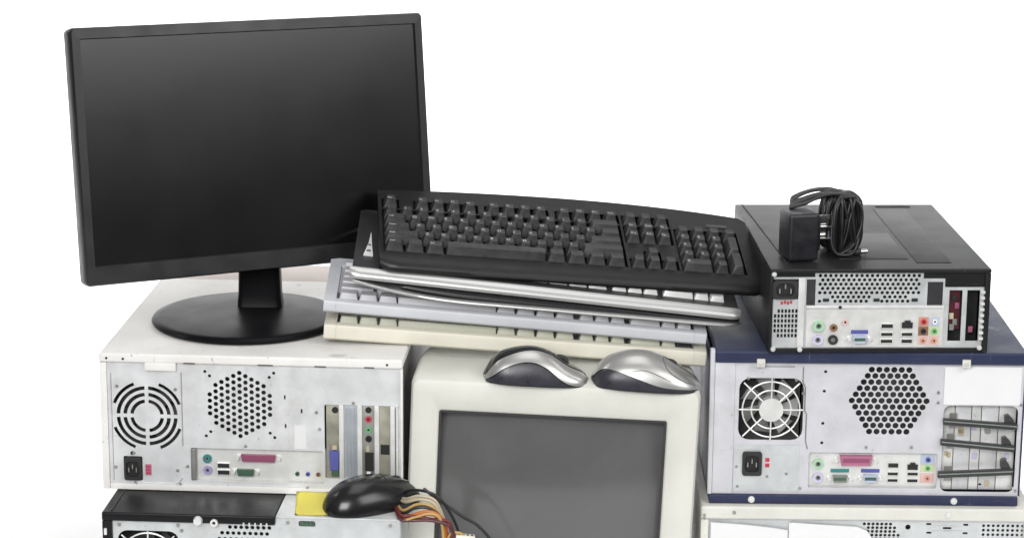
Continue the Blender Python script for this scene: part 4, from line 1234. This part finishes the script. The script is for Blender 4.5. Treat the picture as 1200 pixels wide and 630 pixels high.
# ------------------------------------------------------------------ studio backdrop
def backdrop():
    bm = B(); prof = [(-.75, 0.0), (2.2, 0.0)]
    R_ = 1.2
    for k in range(1, 13):
        a = pi/2*k/12; prof.append((2.2+R_*sin(a), R_-R_*cos(a)))
    prof.append((3.4, 5.0))
    a = [bm.verts.new((-7, y, z-.001)) for y, z in prof]; b = [bm.verts.new((7, y, z-.001)) for y, z in prof]
    for i in range(len(prof)-1): bm.faces.new((a[i], b[i], b[i+1], a[i+1])).smooth = True
    o = obj('backdrop', bm, M['studio']); o['kind'] = 'structure'
backdrop()

# ------------------------------------------------------------------ light
wd = bpy.data.worlds.new('World'); sc.world = wd; wd.use_nodes = True
nt = wd.node_tree; bg = nt.nodes['Background']
tc = nt.nodes.new('ShaderNodeTexCoord'); sp = nt.nodes.new('ShaderNodeSeparateXYZ'); rp = nt.nodes.new('ShaderNodeValToRGB')
nt.links.new(tc.outputs['Generated'], sp.inputs[0]); nt.links.new(sp.outputs['Z'], rp.inputs[0])
el = rp.color_ramp.elements
el[0].position = 0.0; el[0].color = (.04, .04, .04, 1)
el[1].position = 1.0; el[1].color = (.30, .30, .305, 1)
for p_, v_ in ((.12, .16), (.35, .42), (.6, .40)):
    e = el.new(p_); e.color = (v_, v_, v_*1.01, 1)
nt.links.new(rp.outputs['Color'], bg.inputs['Color']); bg.inputs['Strength'].default_value = .62

def area(name, loc, target, sx, sy, power, col=(1, 1, 1), spread=180):
    l = bpy.data.lights.new(name, 'AREA'); l.shape = 'RECTANGLE'; l.size = sx; l.size_y = sy; l.energy = power; l.color = col
    l.spread = RAD(spread)
    o = bpy.data.objects.new(name, l); COL.objects.link(o); o.location = loc
    o.rotation_euler = (Vector(target)-Vector(loc)).to_track_quat('-Z', 'Y').to_euler(); return o
area('softbox_front', (-.9, -3.3, 1.9), (0, 0, .3), 2.0, 1.5, 122)
area('softbox_right', (1.65, -1.45, 1.80), (-.34, .16, .62), 1.4, 1.3, 31)
area('softbox_top', (.2, .1, 3.0), (.0, .1, .3), 2.2, 1.4, 19)
area('backdrop_lamp', (-2.4, .9, 2.5), (-.7, 3.0, .2), 1.2, 1.2, 52, spread=110)
area('backdrop_lamp', (2.4, .9, 2.5), (.7, 3.0, .2), 1.2, 1.2, 52, spread=110)

# ------------------------------------------------------------------ camera
cam = bpy.data.cameras.new('camera'); co = bpy.data.objects.new('camera', cam); COL.objects.link(co)
cam.sensor_width = 36; cam.lens = 2861.8/1200*36; cam.clip_end = 100; cam.clip_start = .05
pitch, rl = .2425, .0073
fw = Vector((0, cos(pitch), -sin(pitch))); rt = Vector((1, 0, 0)); up = rt.cross(fw)
r2 = rt*cos(rl)+up*sin(rl); u2 = up*cos(rl)-rt*sin(rl)
mw = Matrix((r2, u2, -fw)).transposed().to_4x4(); mw.translation = Vector((0, -3.0829, 1.2665))
co.matrix_world = mw
sc.camera = co
sc.render.engine = 'CYCLES'
sc.cycles.use_denoising = True
sc.cycles.max_bounces = 8
sc.view_settings.view_transform = 'Standard'; sc.view_settings.look = 'None'; sc.view_settings.exposure = 0; sc.view_settings.gamma = 1
